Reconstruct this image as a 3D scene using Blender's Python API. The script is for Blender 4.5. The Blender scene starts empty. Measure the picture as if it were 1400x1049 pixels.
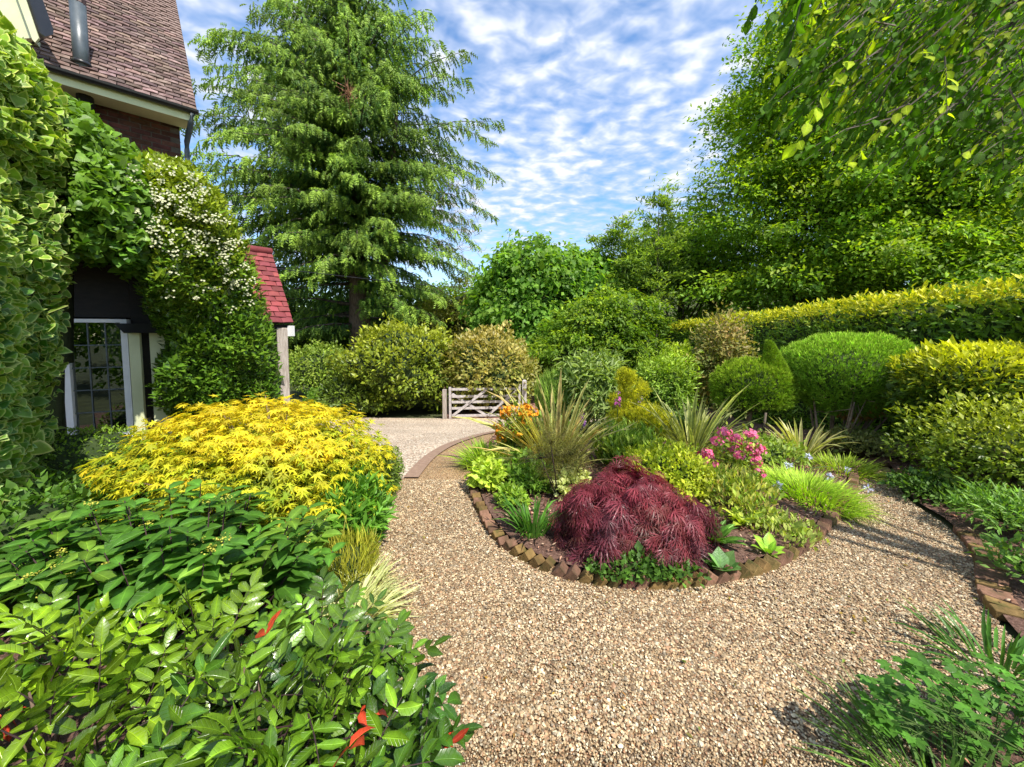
import bpy, math, random
import numpy as np
from mathutils import Vector, Matrix
from mathutils.geometry import delaunay_2d_cdt

# ------------------------------------------------------------------ camera, light, exposure
S = bpy.context.scene
COL = S.collection
PITCH = math.radians(3.75); CY = 485.4; FPX = 525.0; EYE = 1.7
cam_data = bpy.data.cameras.new('camera'); cam = bpy.data.objects.new('camera', cam_data); COL.objects.link(cam)
cam.location = (0, 0, EYE); cam.rotation_euler = (math.pi/2 - PITCH, 0, 0)
cam_data.sensor_width = 36.0; cam_data.lens = 36.0*FPX/1400.0
cam_data.shift_y = -(524.5 - CY)/1400.0
cam_data.clip_start = 0.05; cam_data.clip_end = 2000
S.camera = cam
SUN = Vector((0.44, -0.56, 1.0)).normalized()
sun_el = math.asin(SUN.z); sun_az = math.atan2(SUN.x, SUN.y)
sd = bpy.data.lights.new('sun', 'SUN'); sd.energy = 4.1; sd.angle = math.radians(0.6); sd.color = (1.0, 0.95, 0.86)
so = bpy.data.objects.new('sun', sd); COL.objects.link(so)
so.rotation_euler = (-SUN).to_track_quat('-Z', 'Y').to_euler(); so.location = (0, 0, 30)
S.view_settings.view_transform = 'Standard'; S.view_settings.look = 'None'
S.view_settings.exposure = 0.86; S.view_settings.gamma = 1.0
S.view_settings.use_curve_mapping = False
S.cycles.max_bounces = 8; S.cycles.transparent_max_bounces = 8
S.cycles.use_denoising = True
try:
    S.cycles.denoising_input_passes = 'RGB_ALBEDO_NORMAL'; S.cycles.denoising_prefilter = 'ACCURATE'
except Exception: pass

class NT:
    def __init__(s, nt): s.nt = nt; nt.nodes.clear()
    def n(s, t, **k):
        nd = s.nt.nodes.new(t)
        for a, v in k.items():
            if a.startswith('i_'): nd.inputs[a[2:].replace('_', ' ')].default_value = v
            else: setattr(nd, a, v)
        return nd
    def l(s, a, b): s.nt.links.new(a, b)
    def math(s, op, a, b=None, clamp=False):
        nd = s.n('ShaderNodeMath', operation=op, use_clamp=clamp)
        for i, v in enumerate((a, b)):
            if v is None: continue
            if isinstance(v, (int, float)): nd.inputs[i].default_value = v
            else: s.l(v, nd.inputs[i])
        return nd.outputs[0]
    def mix(s, f, a, b, mode='MIX'):
        nd = s.n('ShaderNodeMix', data_type='RGBA', blend_type=mode)
        for i, v in ((0, f), (6, a), (7, b)):
            if isinstance(v, (int, float)): nd.inputs[i].default_value = v
            elif isinstance(v, (tuple, list)): nd.inputs[i].default_value = tuple(v) + ((1,) if len(v) == 3 else ())
            else: s.l(v, nd.inputs[i])
        return nd.outputs[2]
    def ramp(s, f, stops):
        nd = s.n('ShaderNodeValToRGB'); cr = nd.color_ramp
        while len(cr.elements) < len(stops): cr.elements.new(0.5)
        for e, (p, c) in zip(cr.elements, stops):
            e.position = p; e.color = tuple(c) + (1,) if len(c) == 3 else c
        if not isinstance(f, float): s.l(f, nd.inputs[0])
        return nd.outputs[0]
    def mr(s, v, a, b, c=0.0, d=1.0):
        nd = s.n('ShaderNodeMapRange'); nd.interpolation_type = 'SMOOTHSTEP'; s.l(v, nd.inputs[0])
        for i, x in zip((1, 2, 3, 4), (a, b, c, d)): nd.inputs[i].default_value = x
        return nd.outputs[0]

W = bpy.data.worlds.new('World'); S.world = W; W.use_nodes = True
g = NT(W.node_tree)
sky = g.n('ShaderNodeTexSky', sky_type='NISHITA', sun_disc=False, sun_elevation=sun_el, sun_rotation=sun_az, air_density=1.0, dust_density=0.3, ozone_density=2.5)
bg1 = g.n('ShaderNodeBackground'); bg1.inputs[1].default_value = 0.15
hsv = g.n('ShaderNodeHueSaturation'); hsv.inputs['Saturation'].default_value = 1.2; g.l(sky.outputs[0], hsv.inputs['Color'])
g.l(hsv.outputs[0], bg1.inputs[0])
tc = g.n('ShaderNodeTexCoord'); sep = g.n('ShaderNodeSeparateXYZ'); g.l(tc.outputs['Generated'], sep.inputs[0])
zz = g.math('ADD', g.math('MAXIMUM', sep.outputs[2], 0.0), 0.10)
cmb = g.n('ShaderNodeCombineXYZ'); g.l(g.math('DIVIDE', sep.outputs[0], zz), cmb.inputs[0]); g.l(g.math('DIVIDE', sep.outputs[1], zz), cmb.inputs[1])
mp = g.n('ShaderNodeMapping'); mp.inputs['Rotation'].default_value = (0, 0, math.radians(-18)); mp.inputs['Scale'].default_value = (1.0, 1.2, 1.0); g.l(cmb.outputs[0], mp.inputs[0])
n1 = g.n('ShaderNodeTexNoise', i_Scale=9.5, i_Detail=3.0, i_Roughness=0.5, i_Distortion=0.25); g.l(mp.outputs[0], n1.inputs['Vector'])
n2 = g.n('ShaderNodeTexNoise', i_Scale=0.75, i_Detail=3.0, i_Roughness=0.5); g.l(cmb.outputs[0], n2.inputs['Vector'])
n3 = g.n('ShaderNodeTexNoise', i_Scale=1.6, i_Detail=6.0, i_Roughness=0.6); g.l(cmb.outputs[0], n3.inputs['Vector'])
f = g.math('ADD', g.math('MULTIPLY', n1.outputs[0], 0.70), g.math('ADD', g.math('MULTIPLY', n2.outputs[0], 0.50), g.math('MULTIPLY', n3.outputs[0], 0.25)))
fac = g.mr(f, 0.48, 0.90)
fac = g.math('MULTIPLY', fac, g.mr(sep.outputs[2], 0.04, 0.22))
bg2 = g.n('ShaderNodeBackground'); bg2.inputs[1].default_value = 0.66
ccol = g.ramp(g.mr(f, 0.68, 0.95), [(0.0, (0.60, 0.70, 0.92)), (1.0, (0.98, 0.99, 1.0))]); g.l(ccol, bg2.inputs[0])
mx = g.n('ShaderNodeMixShader'); g.l(fac, mx.inputs[0]); g.l(bg1.outputs[0], mx.inputs[1]); g.l(bg2.outputs[0], mx.inputs[2])
wo = g.n('ShaderNodeOutputWorld'); g.l(mx.outputs[0], wo.inputs[0])

# ------------------------------------------------------------------ geometry of the view
def terr(x, y):
    t = np.clip((np.asarray(y, float) - 3.5)/10, 0, 1); return -1.2*(t*t*(3 - 2*t)) + 0*np.asarray(x, float)
def ray(px, py):
    x = (px - 700)/FPX; y = (CY - py)/FPX
    return np.array([x, math.cos(PITCH) + y*math.sin(PITCH), -math.sin(PITCH) + y*math.cos(PITCH)])
def atY(px, py, Y):
    d = ray(px, py); return d*Y/d[1] + np.array([0, 0, EYE])
def atZ(px, py, z):
    d = ray(px, py); return d*(z - EYE)/d[2] + np.array([0, 0, EYE])
def G(px, py):
    d = ray(px, py); lo, hi = 0.3, 60.0
    fz = lambda t: (d*t)[2] + EYE - float(terr(0, (d*t)[1]))
    for _ in range(40):
        m = (lo + hi)/2
        if fz(m) > 0: lo = m
        else: hi = m
    p = d*lo; return np.array([p[0], p[1], float(terr(0, p[1]))])
def to_px(P):
    P = np.asarray(P, float); q = P - np.array([0, 0, EYE])
    zc = q[:, 1]*math.cos(PITCH) - q[:, 2]*math.sin(PITCH)
    yc = q[:, 1]*math.sin(PITCH) + q[:, 2]*math.cos(PITCH)
    zc = np.where(zc < 0.05, 0.05, zc)
    return 700 + FPX*q[:, 0]/zc, CY - FPX*yc/zc, zc

# ------------------------------------------------------------------ materials
MATS = {}
def new_mat(name):
    m = bpy.data.materials.new(name); m.use_nodes = True; return m, NT(m.node_tree)
def leafmat(name, rough=0.45, trans=0.3, spec=0.4, warm=(1.35, 1.4, 0.45), gain=(1.4, 1.3, 0.85), veins=False):
    if name in MATS: return MATS[name]
    m, t = new_mat(name)
    at = t.n('ShaderNodeAttribute', attribute_name='Col'); oi = t.n('ShaderNodeObjectInfo')
    geo = t.n('ShaderNodeNewGeometry')
    nz = t.n('ShaderNodeTexNoise', i_Scale=22.0, i_Detail=3.0); t.l(geo.outputs['Position'], nz.inputs['Vector'])
    c = t.mix(1.0, at.outputs['Color'], oi.outputs['Color'], 'MULTIPLY')
    v = t.mr(nz.outputs[0], 0.3, 0.7, 0.8, 1.2)
    vm = t.n('ShaderNodeVectorMath', operation='SCALE'); t.l(t.mix(1.0, c, gain, 'MULTIPLY'), vm.inputs[0]); t.l(v, vm.inputs['Scale'])
    p = t.n('ShaderNodeBsdfPrincipled'); p.inputs['Roughness'].default_value = rough; p.inputs['Specular IOR Level'].default_value = spec
    t.l(vm.outputs[0], p.inputs['Base Color'])
    n4 = t.n('ShaderNodeTexNoise', i_Scale=140.0, i_Detail=2.0); t.l(geo.outputs['Position'], n4.inputs['Vector'])
    t.l(t.mr(n4.outputs[0], 0.3, 0.75, max(rough - 0.1, 0.2), rough + 0.2), p.inputs['Roughness'])
    under = t.mix(0.5, vm.outputs[0], t.mix(1.0, vm.outputs[0], (1.25, 1.2, 1.5), 'MULTIPLY')); spot = t.mix(t.mr(n4.outputs[0], 0.62, 0.8, 0.0, 0.35), t.mix(geo.outputs['Backfacing'], vm.outputs[0], under), (0.13, 0.11, 0.03))
    if veins:
        la = t.n('ShaderNodeAttribute', attribute_name='leaf'); sx = t.n('ShaderNodeSeparateXYZ'); t.l(la.outputs['Vector'], sx.inputs[0]); ax_ = t.math('ABSOLUTE', sx.outputs[0])
        fr_ = t.math('ABSOLUTE', t.math('SUBTRACT', t.math('FRACT', t.math('MULTIPLY', t.math('SUBTRACT', sx.outputs[1], t.math('MULTIPLY', ax_, 0.75)), 7.0)), 0.5))
        vn = t.mr(fr_, 0.40, 0.5, 0.0, 1.0); mid = t.mr(ax_, 0.006, 0.024, 1.0, 0.0); vv = t.math('MULTIPLY', t.math('MAXIMUM', t.math('MULTIPLY', vn, 0.55), mid), sx.outputs[2])
        spot = t.mix(t.math('MULTIPLY', vv, 0.42), spot, t.mix(1.0, spot, (2.1, 1.9, 1.8), 'MULTIPLY'))
        bm_ = t.n('ShaderNodeBump'); bm_.inputs['Strength'].default_value = 0.55; bm_.inputs['Distance'].default_value = 0.004; bm_.invert = True; t.l(vv, bm_.inputs['Height']); t.l(bm_.outputs[0], p.inputs['Normal'])
    t.l(spot, p.inputs['Base Color'])
    tr = t.n('ShaderNodeBsdfTranslucent'); tcx = t.mix(1.0, vm.outputs[0], warm, 'MULTIPLY'); t.l(tcx, tr.inputs[0])
    mxs = t.n('ShaderNodeMixShader'); mxs.inputs[0].default_value = trans
    t.l(p.outputs[0], mxs.inputs[1]); t.l(tr.outputs[0], mxs.inputs[2])
    o = t.n('ShaderNodeOutputMaterial'); t.l(mxs.outputs[0], o.inputs[0])
    MATS[name] = m; return m
def surfmat(name, ramp, scale=8.0, rough=0.8, bump=0.3, stretch=(1, 1, 1), objvar=0.0, spec=0.3, coords='Position', detail=6.0, useattr=False):
    if name in MATS: return MATS[name]
    m, t = new_mat(name)
    if coords == 'Position': src = t.n('ShaderNodeNewGeometry').outputs['Position']
    else: src = t.n('ShaderNodeTexCoord').outputs[coords]
    mp = t.n('ShaderNodeMapping'); mp.inputs['Scale'].default_value = stretch; t.l(src, mp.inputs[0])
    nz = t.n('ShaderNodeTexNoise', i_Scale=scale, i_Detail=detail, i_Roughness=0.62); t.l(mp.outputs[0], nz.inputs['Vector'])
    k = len(ramp); c = t.ramp(nz.outputs[0], [(0.28 + 0.44*i/(max(k - 1, 1)), r) for i, r in enumerate(ramp)])
    if useattr:
        at = t.n('ShaderNodeAttribute', attribute_name='Col'); c = t.mix(1.0, c, at.outputs['Color'], 'MULTIPLY')
    if objvar:
        oi = t.n('ShaderNodeObjectInfo'); v = t.mr(oi.outputs['Random'], 0, 1, 1 - objvar, 1 + objvar)
        c2 = t.mix(1.0, c, oi.outputs['Color'], 'MULTIPLY')
        vm = t.n('ShaderNodeVectorMath', operation='SCALE'); t.l(c2, vm.inputs[0]); t.l(v, vm.inputs['Scale']); c = vm.outputs[0]
    p = t.n('ShaderNodeBsdfPrincipled'); p.inputs['Roughness'].default_value = rough; p.inputs['Specular IOR Level'].default_value = spec
    t.l(c, p.inputs['Base Color'])
    if bump:
        b = t.n('ShaderNodeBump'); b.inputs['Strength'].default_value = bump; b.inputs['Distance'].default_value = 0.02
        t.l(nz.outputs[0], b.inputs['Height']); t.l(b.outputs[0], p.inputs['Normal'])
    o = t.n('ShaderNodeOutputMaterial'); t.l(p.outputs[0], o.inputs[0]); MATS[name] = m; return m
def gravelmat(name, cols, scale, bump=0.8, tint=(1, 1, 1), gap_shade=None):
    m, t = new_mat(name); geo = t.n('ShaderNodeNewGeometry')
    v = t.n('ShaderNodeTexVoronoi', i_Scale=scale, i_Randomness=1.0); t.l(geo.outputs['Position'], v.inputs['Vector'])
    sp = t.n('ShaderNodeSeparateColor'); t.l(v.outputs['Color'], sp.inputs[0])
    k = len(cols); c = t.ramp(sp.outputs[0], [(i/k, x) for i, x in enumerate(cols)])
    d = t.mr(v.outputs['Distance'], 0.25, 0.75, 1.0, 0.45)
    big = t.n('ShaderNodeTexNoise', i_Scale=0.9, i_Detail=4.0); t.l(geo.outputs['Position'], big.inputs['Vector'])
    bv = t.mr(big.outputs[0], 0.3, 0.7, 0.88, 1.1)
    vm = t.n('ShaderNodeVectorMath', operation='SCALE'); t.l(c, vm.inputs[0]); t.l(t.math('MULTIPLY', d, bv), vm.inputs['Scale'])
    cc = t.mix(1.0, vm.outputs[0], tint, 'MULTIPLY')
    if gap_shade:
        sy = t.n('ShaderNodeSeparateXYZ'); t.l(geo.outputs['Position'], sy.inputs[0]); cc = t.mix(t.mr(sy.outputs[1], 3.7, 4.4), t.mix(1.0, cc, gap_shade, 'MULTIPLY'), cc)  # darkens the near sheet, putting shade between pebbles into its colour
    p = t.n('ShaderNodeBsdfPrincipled'); p.inputs['Roughness'].default_value = 0.75; t.l(cc, p.inputs['Base Color'])
    b = t.n('ShaderNodeBump'); b.inputs['Strength'].default_value = bump; b.inputs['Distance'].default_value = 0.01; b.invert = True
    t.l(v.outputs['Distance'], b.inputs['Height']); t.l(b.outputs[0], p.inputs['Normal'])
    o = t.n('ShaderNodeOutputMaterial'); t.l(p.outputs[0], o.inputs[0]); return m

M_leaf = leafmat('leaf_soft', 0.5, 0.34, 0.35)
M_tree = leafmat('leaf_tree', 0.5, 0.46, 0.3, (1.5, 1.5, 0.4), (1.6, 1.38, 0.95))
M_gloss = leafmat('leaf_glossy', 0.27, 0.2, 0.55, gain=(1.08, 1.02, 0.7), veins=True)
M_semi = leafmat('leaf_semi', 0.42, 0.32, 0.35, veins=True)
M_maple = leafmat('leaf_maple', 0.5, 0.45, 0.3, (1.15, 1.1, 0.6), (1.1, 1.1, 1))
M_red = leafmat('leaf_red', 0.45, 0.35, 0.45, (1.7, 0.7, 0.7), (1.35, 1.25, 1.25))
M_petal = leafmat('petal', 0.6, 0.3, 0.2, (1, 1, 1), (1, 1, 1))
M_needle = leafmat('needle', 0.55, 0.2, 0.25)
M_peb = leafmat('pebble', 0.62, 0.0, 0.35, (1, 1, 1), (0.88, 0.83, 0.70))
M_bark = surfmat('bark', [(0.035, 0.026, 0.02), (0.10, 0.078, 0.06), (0.19, 0.155, 0.125)], 7, 0.9, 0.9, (1, 1, 0.18))
M_barkl = surfmat('bark_light', [(0.06, 0.04, 0.03), (0.15, 0.10, 0.07), (0.24, 0.17, 0.12)], 14, 0.9, 0.8, (1, 1, 0.3))
M_stem = surfmat('stem_dark', [(0.02, 0.012, 0.014), (0.06, 0.03, 0.03)], 20, 0.7, 0.3)
M_stemg = surfmat('stem_green', [(0.05, 0.09, 0.02), (0.10, 0.16, 0.04)], 20, 0.6, 0.2)
M_soil = surfmat('soil', [(0.05, 0.027, 0.019), (0.13, 0.07, 0.05), (0.24, 0.15, 0.115)], 45, 0.95, 1.0)
M_ground = surfmat('ground', [(0.025, 0.03, 0.012), (0.05, 0.06, 0.02), (0.08, 0.09, 0.03)], 3, 0.95, 0.6)
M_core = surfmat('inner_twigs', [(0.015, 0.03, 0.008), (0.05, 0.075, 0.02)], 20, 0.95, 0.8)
M_brick = surfmat('edging_brick', [(0.07, 0.06, 0.025), (0.17, 0.09, 0.055), (0.28, 0.15, 0.10)], 14, 0.9, 0.7, objvar=0.3)
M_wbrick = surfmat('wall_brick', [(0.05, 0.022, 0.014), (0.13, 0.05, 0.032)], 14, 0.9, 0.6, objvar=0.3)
M_mortar = surfmat('mortar', [(0.06, 0.05, 0.04), (0.12, 0.10, 0.08)], 30, 0.95, 0.5)
M_tile = surfmat('roof_tile', [(0.075, 0.05, 0.04), (0.15, 0.10, 0.085), (0.24, 0.18, 0.155)], 13, 0.85, 0.5, objvar=0.3)
M_rtile = surfmat('red_tile', [(0.15, 0.03, 0.032), (0.23, 0.05, 0.052)], 9, 0.7, 0.3, objvar=0.16)
M_black = surfmat('black_paint', [(0.012, 0.012, 0.013), (0.02, 0.02, 0.022)], 9, 0.35, 0.1, spec=0.5)
M_lead = surfmat('flue_metal', [(0.05, 0.065, 0.075), (0.09, 0.11, 0.125)], 9, 0.4, 0.15, spec=0.6)
M_cream = surfmat('cream_paint', [(0.58, 0.60, 0.36), (0.70, 0.72, 0.46)], 3, 0.6, 0.1)
M_white = surfmat('white_paint', [(0.66, 0.66, 0.66), (0.80, 0.80, 0.79)], 6, 0.45, 0.1)
M_wood = surfmat('weathered_wood', [(0.20, 0.16, 0.13), (0.36, 0.31, 0.27), (0.50, 0.45, 0.40)], 9, 0.85, 0.6, (6, 6, 0.6))
M_gate = surfmat('silvered_oak', [(0.30, 0.265, 0.25), (0.44, 0.40, 0.385), (0.56, 0.52, 0.50)], 8, 0.8, 0.4, (2, 2, 2))
M_dwood = surfmat('dark_timber_shade', [(0.007, 0.006, 0.005), (0.018, 0.014, 0.011)], 8, 0.7, 0.3, (1, 1, 3))  # near-black so the window recess shade sits in the timber colour
M_room = surfmat('room_paint', [(0.05, 0.05, 0.045), (0.08, 0.08, 0.07)], 2, 0.9, 0.0)
M_curtain = surfmat('pale_cloth', [(0.35, 0.36, 0.33), (0.45, 0.46, 0.43)], 5, 0.9, 0.2)
M_band = surfmat('path_band', [(0.22, 0.14, 0.10), (0.30, 0.20, 0.145)], 20, 0.85, 0.4)
M_chip = surfmat('bark_chip', [(0.9, 0.9, 0.9), (1.1, 1.1, 1.1)], 30, 0.9, 0.3, useattr=True)
mg, t = new_mat('window_glass')
gl = t.n('ShaderNodeBsdfGlossy'); gl.inputs['Roughness'].default_value = 0.01; gl.inputs['Color'].default_value = (0.9, 0.95, 0.92, 1)
tp = t.n('ShaderNodeBsdfTransparent'); tp.inputs[0].default_value = (0.32, 0.38, 0.34, 1)
lw = t.n('ShaderNodeLayerWeight'); lw.inputs[0].default_value = 0.45
ms = t.n('ShaderNodeMixShader'); t.l(t.mr(lw.outputs[0], 0.0, 1.0, 0.16, 1.0), ms.inputs[0]); t.l(tp.outputs[0], ms.inputs[1]); t.l(gl.outputs[0], ms.inputs[2])
o = t.n('ShaderNodeOutputMaterial'); t.l(ms.outputs[0], o.inputs[0]); M_glass = mg

# ------------------------------------------------------------------ object helpers
def link(name, me, parent=None, kind=None):
    o = bpy.data.objects.new(name, me); COL.objects.link(o)
    if parent is not None:
        o.parent = parent
    if kind: o['kind'] = kind
    return o
def tag(o, label, cat, group=None):
    o['label'] = label; o['category'] = cat
    if group: o['group'] = group
    return o
def thing(name, label, cat, loc=(0, 0, 0), group=None):
    o = bpy.data.objects.new(name, None); COL.objects.link(o); o.location = tuple(float(v) for v in loc); o.empty_display_size = 0.1
    return tag(o, label, cat, group)
def mesh_np(name, V, F, C=None, mat=None, smooth=False, LF=None):
    me = bpy.data.meshes.new(name); V = np.asarray(V, np.float32); F = np.asarray(F, np.int32)
    k = F.shape[1]
    me.vertices.add(len(V)); me.vertices.foreach_set('co', V.ravel())
    me.loops.add(F.size); me.loops.foreach_set('vertex_index', F.ravel())
    me.polygons.add(len(F)); me.polygons.foreach_set('loop_start', np.arange(0, F.size, k, dtype=np.int32))
    if smooth: me.polygons.foreach_set('use_smooth', np.ones(len(F), bool))
    if C is not None:
        a = me.color_attributes.new('Col', 'FLOAT_COLOR', 'POINT')
        cc = np.ones((len(V), 4), np.float32); cc[:, :3] = C; a.data.foreach_set('color', cc.ravel())
    if LF is not None:
        a = me.attributes.new('leaf', 'FLOAT_VECTOR', 'POINT'); l3 = np.array(LF, np.float32); l3[:, 2] = 1.0; a.data.foreach_set('vector', l3.ravel())
    me.update(calc_edges=True)
    if mat: me.materials.append(mat)
    return me
class PB:
    """collects polygons of one part"""
    def __init__(s): s.v = []; s.f = []; s.c = []
    def box(s, c, h, R=None, taper=1.0):
        c = np.array(c, float); b = len(s.v)
        for dz in (-1, 1):
            for dx, dy in ((-1, -1), (1, -1), (1, 1), (-1, 1)):
                k = taper if dz > 0 else 1.0
                p = np.array([dx*h[0]*k, dy*h[1]*k, dz*h[2]]); p = (R @ p if R is not None else p) + c; s.v.append(tuple(p))
        for q in ((0, 3, 2, 1), (4, 5, 6, 7), (0, 1, 5, 4), (1, 2, 6, 5), (2, 3, 7, 6), (3, 0, 4, 7)): s.f.append(tuple(b + i for i in q))
        return s
    def bar(s, a, b_, w, h, up=(0, 0, 1)):
        a = np.array(a, float); b_ = np.array(b_, float); d = b_ - a; L = np.linalg.norm(d); d /= L
        x = np.cross(d, up); x /= np.linalg.norm(x); z = np.cross(x, d)
        return s.box((a + b_)/2, (w/2, L/2, h/2), np.stack([x, d, z], 1))
    def poly(s, pts):
        b = len(s.v); s.v += [tuple(map(float, p)) for p in pts]; s.f.append(tuple(range(b, b + len(pts)))); return s
    def prism(s, pts, off):
        n = len(pts); b = len(s.v); off = np.array(off, float)
        s.v += [tuple(np.array(p, float)) for p in pts] + [tuple(np.array(p, float) + off) for p in pts]
        s.f.append(tuple(range(b + n - 1, b - 1, -1))); s.f.append(tuple(range(b + n, b + 2*n)))
        for i in range(n): s.f.append((b + i, b + (i + 1) % n, b + n + (i + 1) % n, b + n + i))
        return s
    def tube(s, pts, rad, sides=6):
        pts = [np.array(p, float) for p in pts]; n = len(pts)
        if not hasattr(rad, '__len__'): rad = [rad]*n
        b = len(s.v)
        for i, p in enumerate(pts):
            d = pts[min(i + 1, n - 1)] - pts[max(i - 1, 0)]; d = d/(np.linalg.norm(d) + 1e-9)
            u = np.cross(d, (0.13, 0.31, 0.94) if abs(d[2]) < 0.9 else (1, 0.1, 0)); u /= np.linalg.norm(u); w = np.cross(d, u)
            for k in range(sides):
                a = 2*math.pi*k/sides; s.v.append(tuple(p + rad[i]*(math.cos(a)*u + math.sin(a)*w)))
        for i in range(n - 1):
            for k in range(sides):
                s.f.append((b + i*sides + k, b + i*sides + (k + 1) % sides, b + (i + 1)*sides + (k + 1) % sides, b + (i + 1)*sides + k))
        s.f.append(tuple(b + k for k in range(sides))[::-1]); s.f.append(tuple(b + (n - 1)*sides + k for k in range(sides)))
        return s
    def mesh(s, name, mat, smooth=False, bevel=0):
        me = bpy.data.meshes.new(name); me.from_pydata(s.v, [], s.f); me.materials.append(mat)
        if bevel:
            import bmesh
            bm = bmesh.new(); bm.from_mesh(me); bmesh.ops.bevel(bm, geom=bm.edges[:], offset=bevel, segments=1, affect='EDGES'); bm.to_mesh(me); bm.free()
        if smooth: me.polygons.foreach_set('use_smooth', [True]*len(me.polygons))
        me.update(); return me
    def obj(s, name, mat, parent=None, smooth=False, kind=None, bevel=0):
        if parent is not None:
            L = np.array(world_loc(parent)); s.v = [tuple(np.array(p) - L) for p in s.v]
        return link(name, s.mesh(name, mat, smooth, bevel), parent, kind)
def world_loc(o):
    L = Vector(o.location)
    while o.parent: o = o.parent; L += Vector(o.location)
    return L
def part_of(parent, name, loc):
    o = bpy.data.objects.new(name, None); COL.objects.link(o); o.parent = parent; o.location = Vector(loc) - world_loc(parent); return o

def nrm(a): return a/(np.linalg.norm(a, axis=-1, keepdims=True) + 1e-9)
def noise(P, freq, seed):
    r = np.random.RandomState(seed); out = 0; amp = 1; tot = 0
    for k in range(3):
        for j in range(4):
            d = r.normal(size=3); d /= np.linalg.norm(d); out = out + amp*np.sin(P @ d*freq*(1.0 + 0.5*j)*2.2 + r.uniform(0, 6.3)); tot += amp
        freq *= 2.1; amp *= 0.5
    return out/tot*1.7

# ------------------------------------------------------------------ leaf templates  (x across, y along, z up) -> verts, tris, shade, edge weight
def TPL(v, f, sh=None, ed=None):
    v = np.array(v, float); f = np.array(f, int)
    return (v, f, np.ones(len(v)) if sh is None else np.array(sh, float), np.zeros(len(v)) if ed is None else np.array(ed, float))
def t_simple(w=0.26, fold=0.06, droop=0.1, m=0.45):
    return TPL([(0, 0, 0), (w, m, fold), (0, 1, -droop), (-w, m, fold)], [(0, 1, 2), (0, 2, 3)])
def t_oval(w=0.24, fold=0.05, droop=0.18, tip=0.85, vein=0.0):
    v = [(0, 0, 0)]
    for y, k in ((0.25, 0.8), (0.6, 1.0), (0.85, 0.5)):
        z = -droop*y*y; v += [(-w*k, y, z + fold), (0, y, z), (w*k, y, z + fold)]
    v.append((0, 1, -droop*1.1))
    f = [(0, 3, 2), (0, 2, 1), (1, 2, 5), (1, 5, 4), (2, 3, 6), (2, 6, 5), (4, 5, 8), (4, 8, 7), (5, 6, 9), (5, 9, 8), (7, 8, 10), (8, 9, 10)]
    sh = [1.2] + [0.85, 1.4, 0.85]*3 + [0.9]
    return TPL(v, f, sh)
def t_maple(nl=7, notch=0.34, spread=140, droop=0.16):
    v = [(0, 0, 0)]; f = []; a0 = math.radians(spread)
    L = {5: [0.5, 0.85, 1, 0.85, 0.5], 7: [0.42, 0.75, 0.95, 1.0, 0.95, 0.75, 0.42]}[nl]
    for i in range(nl):
        a = -a0 + 2*a0*i/(nl - 1); h = a0/(nl - 1)
        l = L[i]; b = len(v)
        v += [(math.sin(a - h)*notch*l, math.cos(a - h)*notch*l, 0.03), (math.sin(a)*l, math.cos(a)*l, -droop*l), (math.sin(a + h)*notch*l, math.cos(a + h)*notch*l, 0.03)]
        f += [(0, b + 1, b), (0, b + 2, b + 1)]
    return TPL(v, f)
def t_dissect(nl=7, droop=0.55):
    v = []; f = []; r = random.Random(4)
    for i in range(nl):
        a = math.radians(-75 + 150*i/(nl - 1)); l = 1 - 0.35*abs(a)/1.3; w = 0.035; b = len(v); s, c = math.sin(a), math.cos(a)
        v += [(0, 0, 0), (s*l*0.5 + c*w, c*l*0.5 - s*w, -droop*0.12*l), (s*l*0.5 - c*w, c*l*0.5 + s*w, -droop*0.12*l), (s*l, c*l, -droop*l)]
        f += [(b, b + 1, b + 2), (b + 1, b + 3, b + 2)]
        for sd_ in (-1, 1):
            for q in (0.4, 0.65):
                b = len(v); aa = a + sd_*0.5; x, y = s*l*q, c*l*q; z = -droop*l*q*q
                v += [(x, y, z), (x + math.sin(aa)*0.25 + 0.02, y + math.cos(aa)*0.25, z - 0.1), (x + s*0.07, y + c*0.07, z - 0.02)]; f.append((b, b + 1, b + 2))
    return TPL(v, f)
def t_ivy(var=True):
    pts = [(0.0, 0.0), (0.32, -0.12), (0.5, 0.12), (0.42, 0.38), (0.30, 0.62), (0.0, 1.0), (-0.30, 0.62), (-0.42, 0.38), (-0.5, 0.12), (-0.32, -0.12)]
    n = len(pts); v = [(0, 0.3, 0.0)] + [(x*0.72, 0.3 + (y - 0.3)*0.72, 0.03) for x, y in pts] + [(x, y, 0.03 - 0.14*(x*x + max(y - 0.3, 0)**2)) for x, y in pts]
    f = []
    for i in range(n):
        j = (i + 1) % n; f += [(0, 1 + j, 1 + i), (1 + i, 1 + j, 1 + n + j), (1 + i, 1 + n + j, 1 + n + i)]
    return TPL(v, f, [1.0]*(1 + 2*n), [0.0]*(1 + n) + [1.0]*n)
def t_ivys():
    v, f, s, e = t_ivy(); n = 10
    vv = np.vstack([v[:1], v[1 + n:]]); ff = [(0, 1 + (i + 1) % n, 1 + i) for i in range(n)]
    return TPL(vv, ff, None, [0.0] + [0.8]*n)
def t_heart(w=0.5, droop=0.25):
    pts = [(0.0, 0.0), (0.3, -0.1), (0.5, 0.15), (0.42, 0.5), (0.0, 1.0), (-0.42, 0.5), (-0.5, 0.15), (-0.3, -0.1)]
    n = len(pts); v = [(0, 0.4, 0.0)] + [(x*w*2, y, 0.06 - droop*y*y) for x, y in pts]
    return TPL(v, [(0, 1 + (i + 1) % n, 1 + i) for i in range(n)], [1.15] + [0.95]*n)
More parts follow.
